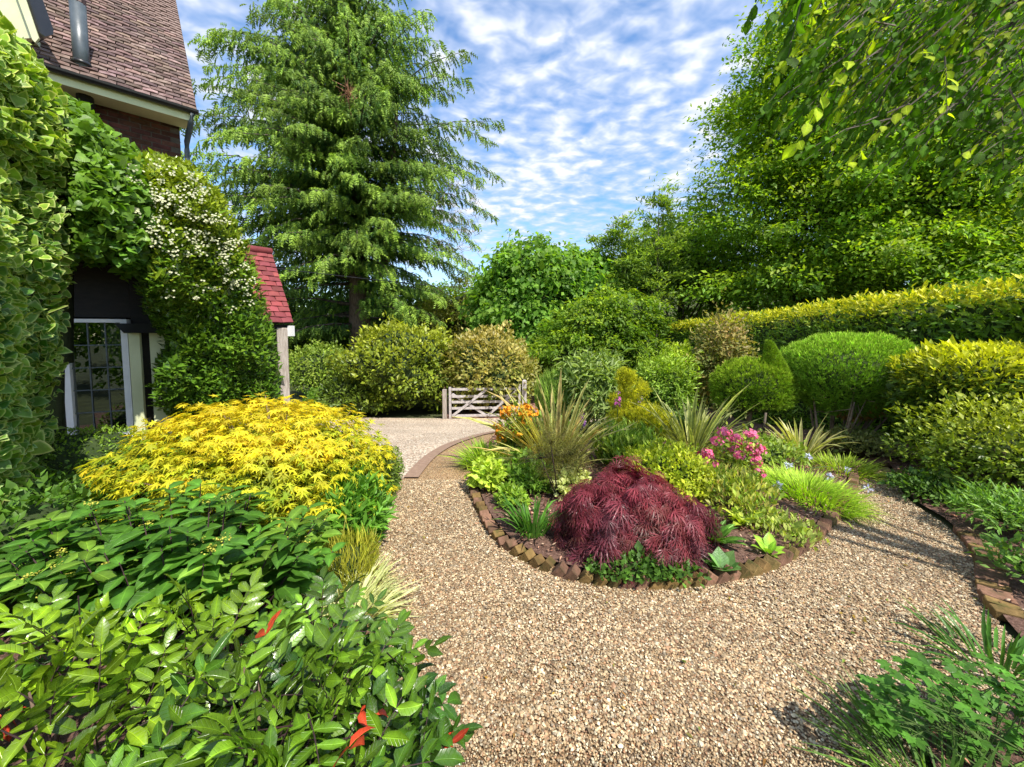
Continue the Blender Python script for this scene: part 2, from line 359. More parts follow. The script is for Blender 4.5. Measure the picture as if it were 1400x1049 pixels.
def t_blade(w=0.05, n=4, droop=0.5, edge=0.0):
    v = []; f = []; y = z = 0.0; a = 0.0
    for i in range(n + 1):
        k = i/n; ww = w*(0.75 + 0.5*k if k < 0.5 else (1 - (k - 0.5)**2*4)) if i < n else 0
        ca = a; v += [(-ww, y, z + 0.35*ww), (0, y, z), (ww, y, z + 0.35*ww)]
        a += droop*1.6/n*(0.4 + 1.2*k); y += math.cos(a)/n; z -= math.sin(a)/n
    for i in range(n):
        b = 3*i; f += [(b, b + 1, b + 4), (b, b + 4, b + 3), (b + 1, b + 2, b + 5), (b + 1, b + 5, b + 4)]
    return TPL(v, f, None, [edge, 0.0, edge]*(n + 1))
def t_grass(w=0.03, droop=0.5):
    return TPL([(-w, 0, 0), (w, 0, 0), (w*0.8, 0.55, -droop*0.15), (-w*0.8, 0.55, -droop*0.15), (0, 1, -droop*0.6)], [(0, 1, 2), (0, 2, 3), (3, 2, 4)])
def t_spray(droop=0.5, n=4):
    v = []; f = []
    for i in range(n):
        y = i/n; z = -droop*y*y; l = 0.34*(1 - 0.45*y)
        for s_ in (-1, 1):
            b = len(v); v += [(0, y, z), (s_*l, y + 0.22, z - 0.16 - 0.15*y), (s_*0.02, y + 0.20, z - 0.05)]; f.append((b, b + 1, b + 2) if s_ > 0 else (b, b + 2, b + 1))
    b = len(v); v += [(-0.04, 0, 0), (0.04, 0, 0), (0, 0.6, -droop*0.36), (0.0, 1.1, -droop*1.25)]; f += [(b, b + 1, b + 2), (b, b + 2, b + 3)]
    return TPL(v, f)
def t_tuft(n=6, w=0.07, spread=0.8):
    v = []; f = []; r = random.Random(3)
    for i in range(n):
        a = 2*math.pi*i/n + r.random(); s_ = spread*(0.5 + 0.5*r.random()); x, y = math.cos(a)*s_*0.5, math.sin(a)*s_*0.5; px_, py_ = -math.sin(a)*w, math.cos(a)*w; b = len(v)
        v += [(px_, py_*0, py_), (-px_, 0, -py_), (x, 1 - 0.3*s_, y)]; f.append((b, b + 1, b + 2))
    return TPL(v, f)
SIMPLE = t_simple(); NARROW = t_simple(0.13, 0.04, 0.15); ROUNDL = t_simple(0.36, 0.05, 0.08, 0.5); OVAL = t_oval(); WIDE = t_oval(0.34, 0.06, 0.22); LAUREL = t_simple(0.19, 0.05, 0.12)
MAPLE5 = t_maple(5, 0.3, 110); MAPLE7 = t_maple(7, 0.33, 135); DIS = t_dissect(); IVY = t_ivy(); IVYS = t_ivys(); HEART = t_heart(); SPRAY = t_spray(); TUFT = t_tuft(); GRASS = t_grass()
GRASS2 = t_grass(0.02, 1.2); BL = [t_blade(0.035, 5, d, 1.0) for d in (0.1, 0.35, 0.8)]; BLI = [t_blade(0.03, 4, d) for d in (0.1, 0.4, 0.9)]; BLN = [t_blade(0.024, 5, d, 1.0) for d in (0.08, 0.25, 0.6)]; BLP = [t_blade(0.05, 4, d) for d in (0.15, 0.5, 1.0)]
PETAL = TPL([(0.5*math.cos(i*math.pi*2/5), 0.5*math.sin(i*math.pi*2/5), 0.08) for i in range(5)] + [(0, 0, -0.1)], [(5, i, (i + 1) % 5) for i in range(5)])
BLOB = TPL([(1, 0, 0), (-1, 0, 0), (0, 1, 0), (0, -1, 0), (0, 0, 1), (0, 0, -1)], [(0, 2, 4), (2, 1, 4), (1, 3, 4), (3, 0, 4), (2, 0, 5), (1, 2, 5), (3, 1, 5), (0, 3, 5)])

class Leaves:
    def __init__(s, T, P, A, N, Sz, C, E=None):
        s.T = T; s.P = np.asarray(P, float); n = len(s.P)
        s.A = nrm(np.asarray(A, float)); N = np.asarray(N, float); x = nrm(np.cross(s.A, N)); z = np.cross(x, s.A)
        s.B = np.stack([x, s.A, z], 1)   # rows: world vectors of local axes
        s.S = np.broadcast_to(np.asarray(Sz, float), (n,)).copy(); s.C = np.broadcast_to(np.asarray(C, float), (n, 3)).copy(); s.E = E
    def bulk(s, idx):
        v, f, sh, ed = s.T; P, B, Sz, C = s.P[idx], s.B[idx], s.S[idx], s.C[idx]; n = len(P)
        V = P[:, None, :] + Sz[:, None, None]*(v[None] @ B); F = (f[None] + (np.arange(n)*len(v))[:, None, None])
        CC = C[:, None, :]*sh[None, :, None]
        if s.E is not None: CC = CC*(1 - ed[None, :, None]) + np.array(s.E)[None, None, :]*ed[None, :, None]
        return V.reshape(-1, 3), F.reshape(-1, 3), CC.reshape(-1, 3)
TRIS = [0]
def add_leaves(root, sets, mat, bulk_name='foliage', ind=0, ind_name='leaf', smooth=True, cell=9):
    if not isinstance(sets, list): sets = [sets]
    L = np.array(world_loc(root)); chosen = [np.zeros(len(s.P), bool) for s in sets]
    if ind:
        cand = []
        for k, s in enumerate(sets):
            ctr = s.P + s.A*s.S[:, None]*0.5; x, y, z = to_px(ctr)
            ok = (x > 2) & (x < 1398) & (y > 2) & (y < 1047) & (z > 0.1)
            i = np.where(ok)[0]; cand.append(np.stack([np.full(len(i), k), i, x[i], y[i], z[i], s.S[i]/z[i]], 1))
        cand = np.vstack(cand); cand = cand[np.argsort(cand[:, 4])]
        key = (cand[:, 2]//cell)*1000 + cand[:, 3]//cell; _, first = np.unique(key, return_index=True)
        front = cand[first]; front = front[np.argsort(-front[:, 5])][:ind]
        if len(front) < ind:
            used = set(map(tuple, front[:, :2])); rest = [c for c in cand[np.argsort(-cand[:, 5])] if (c[0], c[1]) not in used][:ind - len(front)]
            if rest: front = np.vstack([front, rest])
        for k, i in front[:, :2].astype(int): chosen[k][i] = True
    vs, fs, cs, lfs = [], [], [], []; b = 0
    for k, s in enumerate(sets):
        idx = np.where(~chosen[k])[0]
        if len(idx):
            lfs.append(np.tile(s.T[0], (len(idx), 1)))
            V, F, C = s.bulk(idx); vs.append(V - L); fs.append(F + b); cs.append(C); b += len(V)
        ci = np.where(chosen[k])[0]
        if len(ci):
            v, f, sh, ed = s.T
            if s.E is None: me = mesh_np(ind_name, v, f, np.repeat(sh[:, None], 3, 1), mat, smooth, v if len(v) > 8 and len(v) < 13 else None)
            else:
                base = s.C.mean(0) + 1e-4; me = mesh_np(ind_name, v, f, np.ones((len(v), 3))*(1 - ed[:, None]) + ed[:, None]*(np.array(s.E)/base), mat, smooth)
            for i in ci:
                o = bpy.data.objects.new(ind_name, me); COL.objects.link(o); o.parent = root
                Mx = np.eye(4); Mx[:3, :3] = s.B[i].T*s.S[i]; Mx[:3, 3] = s.P[i] - L; o.matrix_local = Matrix(Mx.tolist()); o.color = tuple(s.C[i]) + (1,)
            TRIS[0] += len(ci)*len(f)
    if vs:
        V = np.vstack(vs); F = np.vstack(fs); TRIS[0] += len(F)
        return link(bulk_name, mesh_np(bulk_name, V, F, np.vstack(cs), mat, smooth, np.vstack(lfs) if 8 < len(sets[0].T[0]) < 13 else None), root, 'stuff')

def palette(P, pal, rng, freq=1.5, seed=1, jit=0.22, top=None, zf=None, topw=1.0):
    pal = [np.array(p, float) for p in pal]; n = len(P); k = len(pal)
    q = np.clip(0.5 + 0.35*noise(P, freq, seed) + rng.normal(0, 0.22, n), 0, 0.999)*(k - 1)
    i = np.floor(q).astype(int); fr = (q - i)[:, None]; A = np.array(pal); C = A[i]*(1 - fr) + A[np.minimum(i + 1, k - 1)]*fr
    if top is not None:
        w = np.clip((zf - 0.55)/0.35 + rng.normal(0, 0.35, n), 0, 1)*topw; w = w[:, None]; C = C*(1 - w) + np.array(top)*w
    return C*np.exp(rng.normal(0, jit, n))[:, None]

def blob_core(root, c, r, power, seed, lump, freq, scale=0.8, zmin=-1.0, name='inner_growth'):
    vs = []; fs = []; nu, nv = 14, 9
    for j in range(nv + 1):
        th = math.pi*j/nv
        for i in range(nu):
            a = 2*math.pi*i/nu; vs.append((math.sin(th)*math.cos(a), math.sin(th)*math.sin(a), max(math.cos(th), zmin)))
    u = np.array(vs); rr = (np.abs(u)**power).sum(1)**(-1/power) if power != 2 else 1.0
    rr = rr*(1 + lump*noise(u, freq, seed)); V = np.array(c) + u*np.array(r)*np.reshape(rr, (-1, 1))*scale
    for j in range(nv):
        for i in range(nu): fs.append((j*nu + i, (j + 1)*nu + i, (j + 1)*nu + (i + 1) % nu, j*nu + (i + 1) % nu))
    L = np.array(world_loc(root)); link(name, mesh_np(name, V - L, fs, None, M_core, True), root)

def surf_pts(n, rng, c, r, power=2, lump=0.1, freq=2.0, shell=0.25, zmin=-0.6, seed=1, back=0.5):
    u = nrm(rng.normal(size=(int(n*2.2), 3))); u = u[u[:, 2] > zmin]
    cd = np.array(c) - np.array([0, 0, EYE]); cd[2] = 0; cd /= np.linalg.norm(cd)
    keep = ((u @ cd) < 0.25) | (rng.rand(len(u)) < back); u = u[keep][:n]
    rr = (np.abs(u)**power).sum(1)**(-1/power) if power != 2 else np.ones(len(u))
    rr = rr*(1 + lump*noise(u, freq, seed) + lump*0.7*noise(u, freq*3.1, seed + 1))*(1 - shell*rng.rand(len(u))**1.6)*np.where(rng.rand(len(u)) < 0.05, 1 + lump*rng.rand(len(u)), 1)
    P = np.array(c) + u*np.array(r)*rr[:, None]; N = nrm(u*np.abs(u)**(power - 2)/np.array(r)); return P, N, (u[:, 2] + 1)/2
def orient(N, rng, out=0.6, up=0.3, rnd=0.7, nup=0.6, nout=0.6, nrnd=0.4):
    n = len(N); R = nrm(rng.normal(size=(n, 3))); U = np.array([0, 0, 1.0])
    return N*out + U*up + R*rnd, N*nout + U*nup + nrm(rng.normal(size=(n, 3)))*nrnd

SEED = [100]
def ext(px0, px1, pyt, pyb, Y):
    cx = (px0 + px1)/2; T = atY(cx, pyt, Y); ym = (pyt + pyb)/2 if pyb else pyt
    zt = T[2]; xl, xr = atY(px0, ym, Y)[0], atY(px1, ym, Y)[0]
    gz = float(terr(0, Y)); zb = atY(cx, pyb, Y)[2] if pyb else gz
    return (xl + xr)/2, (xr - xl)/2, zt, max(zb, gz - 0.02), gz
def bush(name, label, cat, px0, px1, pyt, pyb, Y, T=SIMPLE, size=0.05, n=3000, pal=((0.05, 0.12, 0.02), (0.1, 0.2, 0.03)), top=None, topw=1.0, mat=None,
         depth=None, power=2.3, lump=0.1, freq=2.0, shell=0.25, zmin=-0.7, group=None, core=0.8, ori={}, stems=5, ind=0, ind_name='leaf', szj=0.25, extra=None, E=None, jit=0.22, sr=0.008, stem_mat=None, taper=0.0, thin=True):
    SEED[0] += 7; seed = SEED[0]; rng = np.random.RandomState(seed)
    cx, hw, zt, zb, gz = ext(px0, px1, pyt, pyb, Y); hd = depth if depth else hw
    root = thing(name, label, cat, (cx, Y, gz), group)
    kk = 1 - 0.38*min(hd, 1.5)/Y; sz_ = size*0.35; zt = EYE + (zt - EYE)*(kk if zt < EYE else 1) - sz_; hw = max(hw*kk - sz_, 0.3*hw)
    c = (cx, Y, (zt + zb)/2); r = (hw, hd, (zt - zb)/2)
    P, N, zf = surf_pts(n, rng, c, r, power, lump, freq, shell, zmin, seed)
    if thin:
        kp = noise((P - c)/max(r), 4.5, seed + 3) > -0.62; P, N, zf = P[kp], N[kp], zf[kp]
    if taper:
        kz = 1 - taper*np.clip(1 - 2*zf, 0, 1); P[:, 0] = cx + (P[:, 0] - cx)*kz; P[:, 1] = Y + (P[:, 1] - Y)*kz
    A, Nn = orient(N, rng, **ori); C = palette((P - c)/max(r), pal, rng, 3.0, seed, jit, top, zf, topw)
    Ts = T if isinstance(T, list) else [T]; which = rng.randint(0, len(Ts), len(P)); sz = size*np.exp(rng.normal(0, szj, len(P)))
    sets = [Leaves(t_, P[which == k], A[which == k], Nn[which == k], sz[which == k], C[which == k], E) for k, t_ in enumerate(Ts)]
    add_leaves(root, sets, mat or M_leaf, ind=ind, ind_name=ind_name)
    if core: blob_core(root, c, r, power, seed, lump, freq, core, zmin)
    if stems:
        pb = PB()
        for i in range(stems):
            a = rng.uniform(0, 6.28); e = np.array([cx + math.cos(a)*hw*0.5, Y + math.sin(a)*hd*0.5, zb + (zt - zb)*0.6]); b0 = np.array([cx + math.cos(a)*0.05, Y + math.sin(a)*0.05, gz - 0.02])
            pb.tube([b0, (b0*0.55 + e*0.45) + rng.normal(0, 0.02, 3), e], [sr*1.5, sr, sr*0.5], 5)
        pb.obj('stems', stem_mat or M_bark, root, True)
    return root, rng, c, r

def blades(name, label, cat, px, pyb, L, n, T, pal, mat, lean=0.5, rad=0.12, ind=0, jit=0.2, group=None, E=None, Y=None, szj=0.2, upb=0.0, ry=None, bulk='blades'):
    SEED[0] += 7; rng = np.random.RandomState(SEED[0])
    b = G(px, pyb) if Y is None else np.array([atY(px, pyb, Y)[0], Y, float(terr(0, Y))])
    root = thing(name, label, cat, b, group)
    a = rng.uniform(0, 2*math.pi, n); q = np.sqrt(rng.rand(n)); rx = rad; ryy = ry or rad
    P = b + np.stack([np.cos(a)*q*rx, np.sin(a)*q*ryy, np.zeros(n)], 1); P[:, 2] = terr(P[:, 0], P[:, 1])
    ln = lean*q*(0.5 + rng.rand(n)) + 0.02; out = np.stack([np.cos(a), np.sin(a), np.zeros(n)], 1)
    A = out*np.sin(ln)[:, None] + np.array([0, 0, 1])*np.cos(ln)[:, None] + rng.normal(0, 0.06, (n, 3)); N = out*-0.2 + np.array([0, 0, 1.0]) + rng.normal(0, 0.1, (n, 3))
    # normal: upper side of an arching blade faces outwards-up -> template droops towards -z
    N = -out*np.cos(ln)[:, None] + np.array([0, 0, 1])*np.sin(ln)[:, None] + rng.normal(0, 0.25, (n, 3))
    Ts = T if isinstance(T, list) else [T]; w = rng.randint(0, len(Ts), n); Sz = L*np.exp(rng.normal(-0.1, szj, n)); C = palette(P, pal, rng, 2, SEED[0], jit)
    add_leaves(root, [Leaves(t_, P[w == k], A[w == k], N[w == k], Sz[w == k], C[w == k], E) for k, t_ in enumerate(Ts)], mat, bulk, ind=ind, ind_name='blade')
    return root, rng, b

# ------------------------------------------------------------------ setting: ground, path, drive, beds
def sheet(name, poly, mat, dz, step=0.25, kind='structure', noise_amp=0.0, parent=None):
    poly = [tuple(map(float, p[:2])) for p in poly]; pa = np.array(poly); x0, y0 = pa.min(0); x1, y1 = pa.max(0)
    n = len(poly); verts = [Vector(p) for p in poly]
    # subdivide boundary
    vb = []
    for i in range(n):
        a, b = pa[i], pa[(i + 1) % n]; k = max(1, int(np.linalg.norm(b - a)/step))
        for j in range(k): vb.append(a + (b - a)*j/k)
    gx, gy = np.meshgrid(np.arange(x0 + step/2, x1, step), np.arange(y0 + step/2, y1, step)); gp = np.stack([gx.ravel(), gy.ravel()], 1)
    gp = gp[inside(gp, np.array(vb))]
    allv = [Vector(p) for p in vb] + [Vector(p) for p in gp]; nb = len(vb)
    v, e, fc, *_ = delaunay_2d_cdt(allv, [(i, (i + 1) % nb) for i in range(nb)], [], 1, 1e-6)
    V = np.array([(p.x, p.y, 0) for p in v]); V[:, 2] = terr(V[:, 0], V[:, 1]) + dz
    if noise_amp: V[:, 2] += noise_amp*noise(V, 3.0, 5)
    me = bpy.data.meshes.new(name); me.from_pydata([tuple(p) for p in V], [], [tuple(q) for q in fc]); me.materials.append(mat)
    me.polygons.foreach_set('use_smooth', [True]*len(me.polygons))
    return link(name, me, parent, kind)
def inside(P, poly):
    x, y = P[:, 0], P[:, 1]; c = np.zeros(len(P), bool); n = len(poly)
    for i in range(n):
        x0, y0 = poly[i]; x1, y1 = poly[(i + 1) % n]
        if y0 == y1: continue
        h = ((y0 > y) != (y1 > y)) & (x < (x1 - x0)*(y - y0)/(y1 - y0) + x0); c ^= h
    return c
def smooth_line(pts, k=6):
    pts = [np.array(p[:2], float) for p in pts]; out = []
    for i in range(len(pts) - 1):
        p0, p1, p2, p3 = pts[max(i - 1, 0)], pts[i], pts[i + 1], pts[min(i + 2, len(pts) - 1)]
        for j in range(k):
            u = j/k; out.append(0.5*((2*p1) + (-p0 + p2)*u + (2*p0 - 5*p1 + 4*p2 - p3)*u*u + (-p0 + 3*p1 - 3*p2 + p3)*u**3))
    out.append(pts[-1]); return out

xs = np.concatenate([np.linspace(-700, -30, 10), np.linspace(-28, 28, 40), np.linspace(30, 700, 10)]); ys = np.concatenate([np.linspace(-60, -2, 6), np.linspace(-1, 30, 44), np.linspace(34, 800, 12)])
XX, YY = np.meshgrid(xs, ys); V = np.stack([XX.ravel(), YY.ravel(), terr(XX.ravel(), YY.ravel()) - 0.01], 1); nx = len(xs)
F = [(j*nx + i, j*nx + i + 1, (j + 1)*nx + i + 1, (j + 1)*nx + i) for j in range(len(ys) - 1) for i in range(nx - 1)]
link('ground', mesh_np('ground', V, F, None, M_ground, True), None, 'structure')

gp = lambda L: [G(*p)[:2] for p in L]
left_edge = smooth_line([(-0.78, -0.5), (-0.78, 1.0)] + gp([(518, 855), (517, 760), (521, 715), (535, 680), (552, 652)]))
band_out = smooth_line(gp([(552, 655), (585, 622), (625, 603), (680, 590), (760, 583)]))
island_front = smooth_line(gp([(680, 590), (646, 625), (641, 655), (648, 690), (672, 735), (720, 772), (790, 797), (880, 806), (975, 801), (1060, 779), (1110, 748), (1142, 718), (1163, 690), (1172, 660), (1165, 640)]))
right_edge = smooth_line(gp([(1216, 640), (1238, 680), (1296, 722), (1338, 768), (1350, 830)]) + [(2.55, 1.75), (1.95, 1.5), (1.55, 1.25), (1.45, -0.5)])
island_back = smooth_line([G(1165, 640)[:2], (4.9, 6.2), (4.6, 8.0), (3.0, 9.0), (1.0, 9.4), G(680, 590)[:2]])
path_poly = left_edge + band_out[1:-1] + [np.array((1.0, 9.3))] + [np.array((4.9, 6.0)), G(1216, 640)[:2]] + right_edge[1:]
PATH = np.array(path_poly)
PCOL = [(0.46, 0.34, 0.22), (0.26, 0.17, 0.10), (0.58, 0.48, 0.34), (0.15, 0.11, 0.075), (0.64, 0.57, 0.44), (0.33, 0.25, 0.17), (0.66, 0.62, 0.52), (0.40, 0.28, 0.18), (0.32, 0.16, 0.10), (0.27, 0.25, 0.23), (0.12, 0.09, 0.07)]
PCOL = [tuple(0.70*a + 0.30*b for a, b in zip(c_, (0.46, 0.35, 0.235))) for c_ in PCOL]
sheet('gravel_path', path_poly, gravelmat('path_gravel', PCOL, 85, 1.0, (1.15, 0.93, 0.66), (0.66, 0.64, 0.62)), 0.004, 0.3)
M_drive = gravelmat('drive_gravel', [(0.62, 0.50, 0.42), (0.42, 0.30, 0.24), (0.74, 0.64, 0.56), (0.52, 0.40, 0.32), (0.80, 0.74, 0.67), (0.36, 0.27, 0.22)], 40, 0.7, (1.12, 1.08, 0.95))
drive_poly = [G(552, 655)[:2]] + [b for b in band_out[1:]] + [np.array(p) for p in ((3.0, 12.0), (1.5, 12.15), (0.45, 12.2), (-2.1, 12.15), (-5.2, 12.3), (-9, 12.0), (-9, 7.5), (-2.6, 4.2))]
sheet('driveway', drive_poly, M_drive, 0.008, 0.5)
lane = [(-2.2, 12.15), (0.6, 12.2), (1.6, 16), (1.5, 24), (-4.5, 24), (-3, 16)]
sheet('lane', lane, surfmat('red_lane', [(0.28, 0.13, 0.10), (0.38, 0.2, 0.16)], 6, 0.9, 0.2), 0.012, 1.0)
bo = np.array(band_out); tn = np.gradient(bo, axis=0); nn = np.stack([-tn[:, 1], tn[:, 0]], 1); nn /= np.linalg.norm(nn, axis=1)[:, None]
bi = bo - nn*0.17
sheet('paving_band', [p for p in bo] + [p for p in bi[::-1]], M_band, 0.022, 0.2)
ISL = np.array([p for p in island_front[1:]] + [p for p in island_back[1:-1]])
cen = ISL.mean(0)
def inset(poly, d):
    t_ = np.roll(poly, -1, 0) - np.roll(poly, 1, 0); n_ = np.stack([-t_[:, 1], t_[:, 0]], 1); n_ /= np.linalg.norm(n_, axis=1)[:, None] + 1e-9
    s_ = 1 if ((cen - poly[len(poly)//4]) @ n_[len(poly)//4]) > 0 else -1
    return poly + n_*d*s_
bed = sheet('island_bed', inset(ISL, 0.09), M_soil, 0.055, 0.22, noise_amp=0.012)
left_bed = [(-0.86, -0.5)] + [p + np.array((-0.10, 0)) for p in left_edge[6:]] + [(-2.6, 4.4), (-3.4, 5.4), (-9, 6.5), (-9, -0.5)]
sheet('left_bed', left_bed, M_soil, 0.04, 0.3, noise_amp=0.012)
re = np.array(right_edge)
right_bed = [p + np.array((0.03, 0.01)) for p in re] + [(12, -0.5), (14, 6), (13, 14), (7, 14), (5.0, 8.6), (4.95, 6.2)]
sheet('right_bed', right_bed, M_soil, 0.04, 0.3, noise_amp=0.015)

# pebbles: real stones on the near path
rng = np.random.RandomState(5)
def pebbles(name, y0, y1, dens, T, size, mat):
    x0, x1 = -1.3, 5.0; n = int((x1 - x0)*(y1 - y0)*dens)
    P = np.stack([rng.uniform(x0, x1, n), rng.uniform(y0, y1, n), np.zeros(n)], 1)
    P = P[inside(P[:, :2], PATH) & ~inside(P[:, :2], inset(ISL, 0.05))]; P[:, 2] = terr(P[:, 0], P[:, 1]) + 0.006
    x, y, z = to_px(P); P = P[(x > -40) & (x < 1440) & (y < 1100)]; n = len(P)
    k = rng.randint(0, len(PCOL), n); C = np.array(PCOL)[k]*np.exp(rng.normal(0, 0.20, n) + 0.13*noise(P, 0.7, 3) + 0.08*noise(P, 3.0, 4))[:, None]; P[:, 2] += 0.006*noise(P, 1.1, 9)
    A = nrm(rng.normal(size=(n, 3))*np.array([1, 1, 0.25])); N = np.array([0, 0, 1.0]) + rng.normal(0, 0.35, (n, 3))
    s_ = size*np.exp(rng.normal(0, 0.28, n)); P[:, 2] += rng.rand(n)*0.009
    V, F, CC = Leaves(T, P, A, N, s_, C).bulk(np.arange(n)); TRIS[0] += len(F); return V, F, CC
def ico():
    p = (1 + 5**0.5)/2; v = [(-1, p, 0), (1, p, 0), (-1, -p, 0), (1, -p, 0), (0, -1, p), (0, 1, p), (0, -1, -p), (0, 1, -p), (p, 0, -1), (p, 0, 1), (-p, 0, -1), (-p, 0, 1)]
    f = [(0, 11, 5), (0, 5, 1), (0, 1, 7), (0, 7, 10), (0, 10, 11), (1, 5, 9), (5, 11, 4), (11, 10, 2), (10, 7, 6), (7, 1, 8), (3, 9, 4), (3, 4, 2), (3, 2, 6), (3, 6, 8), (3, 8, 9), (4, 9, 5), (2, 4, 11), (6, 2, 10), (8, 6, 7), (9, 8, 1)]
    v = nrm(np.array(v)); v *= np.array([0.8, 1.15, 0.55]); v *= 1 + 0.14*np.random.RandomState(2).randn(12)[:, None]; return TPL(v, f)
OCT = TPL([(0.9*math.cos(i*1.2566), 1.2*math.sin(i*1.2566), -0.1 + 0.12*(i % 2)) for i in range(5)] + [(0.08, -0.1, 0.62)], [(i, (i + 1) % 5, 5) for i in range(5)])
parts_ = [pebbles('p', 1.0, 1.45, 16500, ico(), 0.0047, None), pebbles('p', 1.45, 4.3, 14500, OCT, 0.0053, None)]
vs, fs, cs, b = [], [], [], 0
for V, F, C in parts_: vs.append(V); fs.append(F + b); cs.append(C); b += len(V)
link('gravel', mesh_np('gravel', np.vstack(vs), np.vstack(fs), np.vstack(cs), M_peb, True), None, 'stuff')
# scattered drive stones near the band, mulch on the beds
def chips(name, poly, n, size, cols, yr=(0, 20), box_=None):
    poly = np.array(poly); lo, hi = poly.min(0), poly.max(0); P = np.stack([rng.uniform(lo[0], hi[0], n), rng.uniform(lo[1], min(hi[1], yr[1]), n), np.zeros(n)], 1)
    P = P[inside(P[:, :2], poly)]; x, y, z = to_px(P + np.array([0, 0, 0.0])); P = P[(x > -20) & (x < 1420) & (y < 1080)]; n = len(P); P[:, 2] = terr(P[:, 0], P[:, 1]) + 0.066 + rng.rand(n)*0.015
    C = np.array(cols)[rng.randint(0, len(cols), n)]*np.exp(rng.normal(0, 0.3, n))[:, None]
    T = TPL(BLOB[0]*np.array([0.5, 1.3, 0.22]), BLOB[1]); A = rng.normal(size=(n, 3))*np.array([1, 1, 0.3]); N = np.array([0, 0, 1.0]) + rng.normal(0, 0.5, (n, 3))
    V, F, CC = Leaves(T, P, A, N, size*np.exp(rng.normal(0, 0.35, n)), C).bulk(np.arange(n)); TRIS[0] += len(F)
    link(name, mesh_np(name, V, F, CC, M_peb, False), None, 'stuff')
CH = [(0.34, 0.15, 0.11), (0.20, 0.10, 0.075), (0.45, 0.26, 0.2), (0.12, 0.07, 0.055), (0.55, 0.40, 0.32)]
chips('bark_mulch', inset(ISL, 0.1), 17000, 0.014, CH, (0, 8.5))
chips('bark_mulch', right_bed, 16000, 0.016, CH, (0, 9))

# ------------------------------------------------------------------ brick edgings
def resample(line, d, start=0):
    line = np.array(line); seg = np.linalg.norm(np.diff(line, axis=0), axis=1); cum = np.concatenate([[0], np.cumsum(seg)]); out = []
    s_ = start
    while s_ < cum[-1]:
        i = np.searchsorted(cum, s_, 'right') - 1; i = min(i, len(seg) - 1); u = (s_ - cum[i])/seg[i]; p = line[i]*(1 - u) + line[i + 1]*u; tdir = (line[i + 1] - line[i])/seg[i]; out.append((p, tdir)); s_ += d
    return out
def edging(label, line, d, dims, tilt, group=None, lift=0.0, jit=0.05, base_up=0.0, moss=0.5):
    root = thing('brick_edging', label, 'edging', (line[0][0], line[0][1], float(terr(0, line[0][1]))), group)
    pb = PB().box((0, 0, 0), dims); me = pb.mesh('brick', M_brick, False, 0.004); L = world_loc(root); r = random.Random(3)
    for p, td in resample(line, d):
        o = bpy.data.objects.new('brick', me); COL.objects.link(o); o.parent = root
        yaw = math.atan2(td[1], td[0]); Rm = Matrix.Rotation(yaw + r.uniform(-jit, jit), 4, 'Z') @ Matrix.Rotation(tilt + r.uniform(-jit, jit), 4, 'Y') @ Matrix.Rotation(r.uniform(-jit, jit), 4, 'X')
        o.matrix_local = Matrix.Translation(Vector((p[0], p[1], float(terr(0, p[1])) + lift + r.uniform(-0.006, 0.006))) - L) @ Rm
        k = r.random(); o.color = (1.0, 1.0, 1.0, 1) if k > moss else (0.75 + 0.3*k, 1.0, 0.55, 1)
    return root
fr = np.array(island_front); fr_in = fr + nrm(cen - fr)*0.035
edging('mossy bricks set on end at a slant round the central planted bed', fr_in[14:-3], 0.092, (0.031, 0.042, 0.075), math.radians(38), lift=0.008, jit=0.12)
edging('flat line of worn bricks along the right bed at the end of the gravel', (re + np.array((0.09, 0.03)))[14:27], 0.078, (0.033, 0.072, 0.03), 0, lift=0.03, jit=0.09, moss=0.55)
fe = smooth_line([G(1160, 642)[:2], G(1190, 637)[:2], G(1222, 636)[:2]])
edging('short row of red bricks closing the far right end of the gravel path', fe, 0.075, (0.034, 0.10, 0.03), 0, lift=0.04, moss=0.1)
le = np.array(left_edge); edging('sunken dark bricks along the left side of the gravel path', (le - np.array((0.05, 0)))[12:31], 0.215, (0.105, 0.045, 0.03), 0, lift=0.015, moss=0.6)

# ------------------------------------------------------------------ the house
K = atZ(265, 152, 5.0); K0 = atZ(50, 87, 5.0)
u = (K - K0); u[2] = 0; u /= np.linalg.norm(u); nh = np.array([u[1], -u[0], 0.0]); UZ = np.array([0, 0, 1.0])
def HP(a, d, z): # a metres back along the eave from the right corner, d metres outward from the eave line
    q = np.array([K[0], K[1], 0.0]) - u*a + nh*d; return np.array([q[0], q[1], z])
gzh = -0.6
house = thing('house', 'brick house with brown tiled roof, cream soffit and black gutter behind the climbers', 'house', HP(0, -0.4, gzh))
RU = np.stack([u, nh, UZ], 1)
LEN = 6.0; pit = math.radians(50); WALLD = -0.42
sl = -nh*math.cos(pit) + UZ*math.sin(pit); rn = nh*math.sin(pit) + UZ*math.cos(pit)
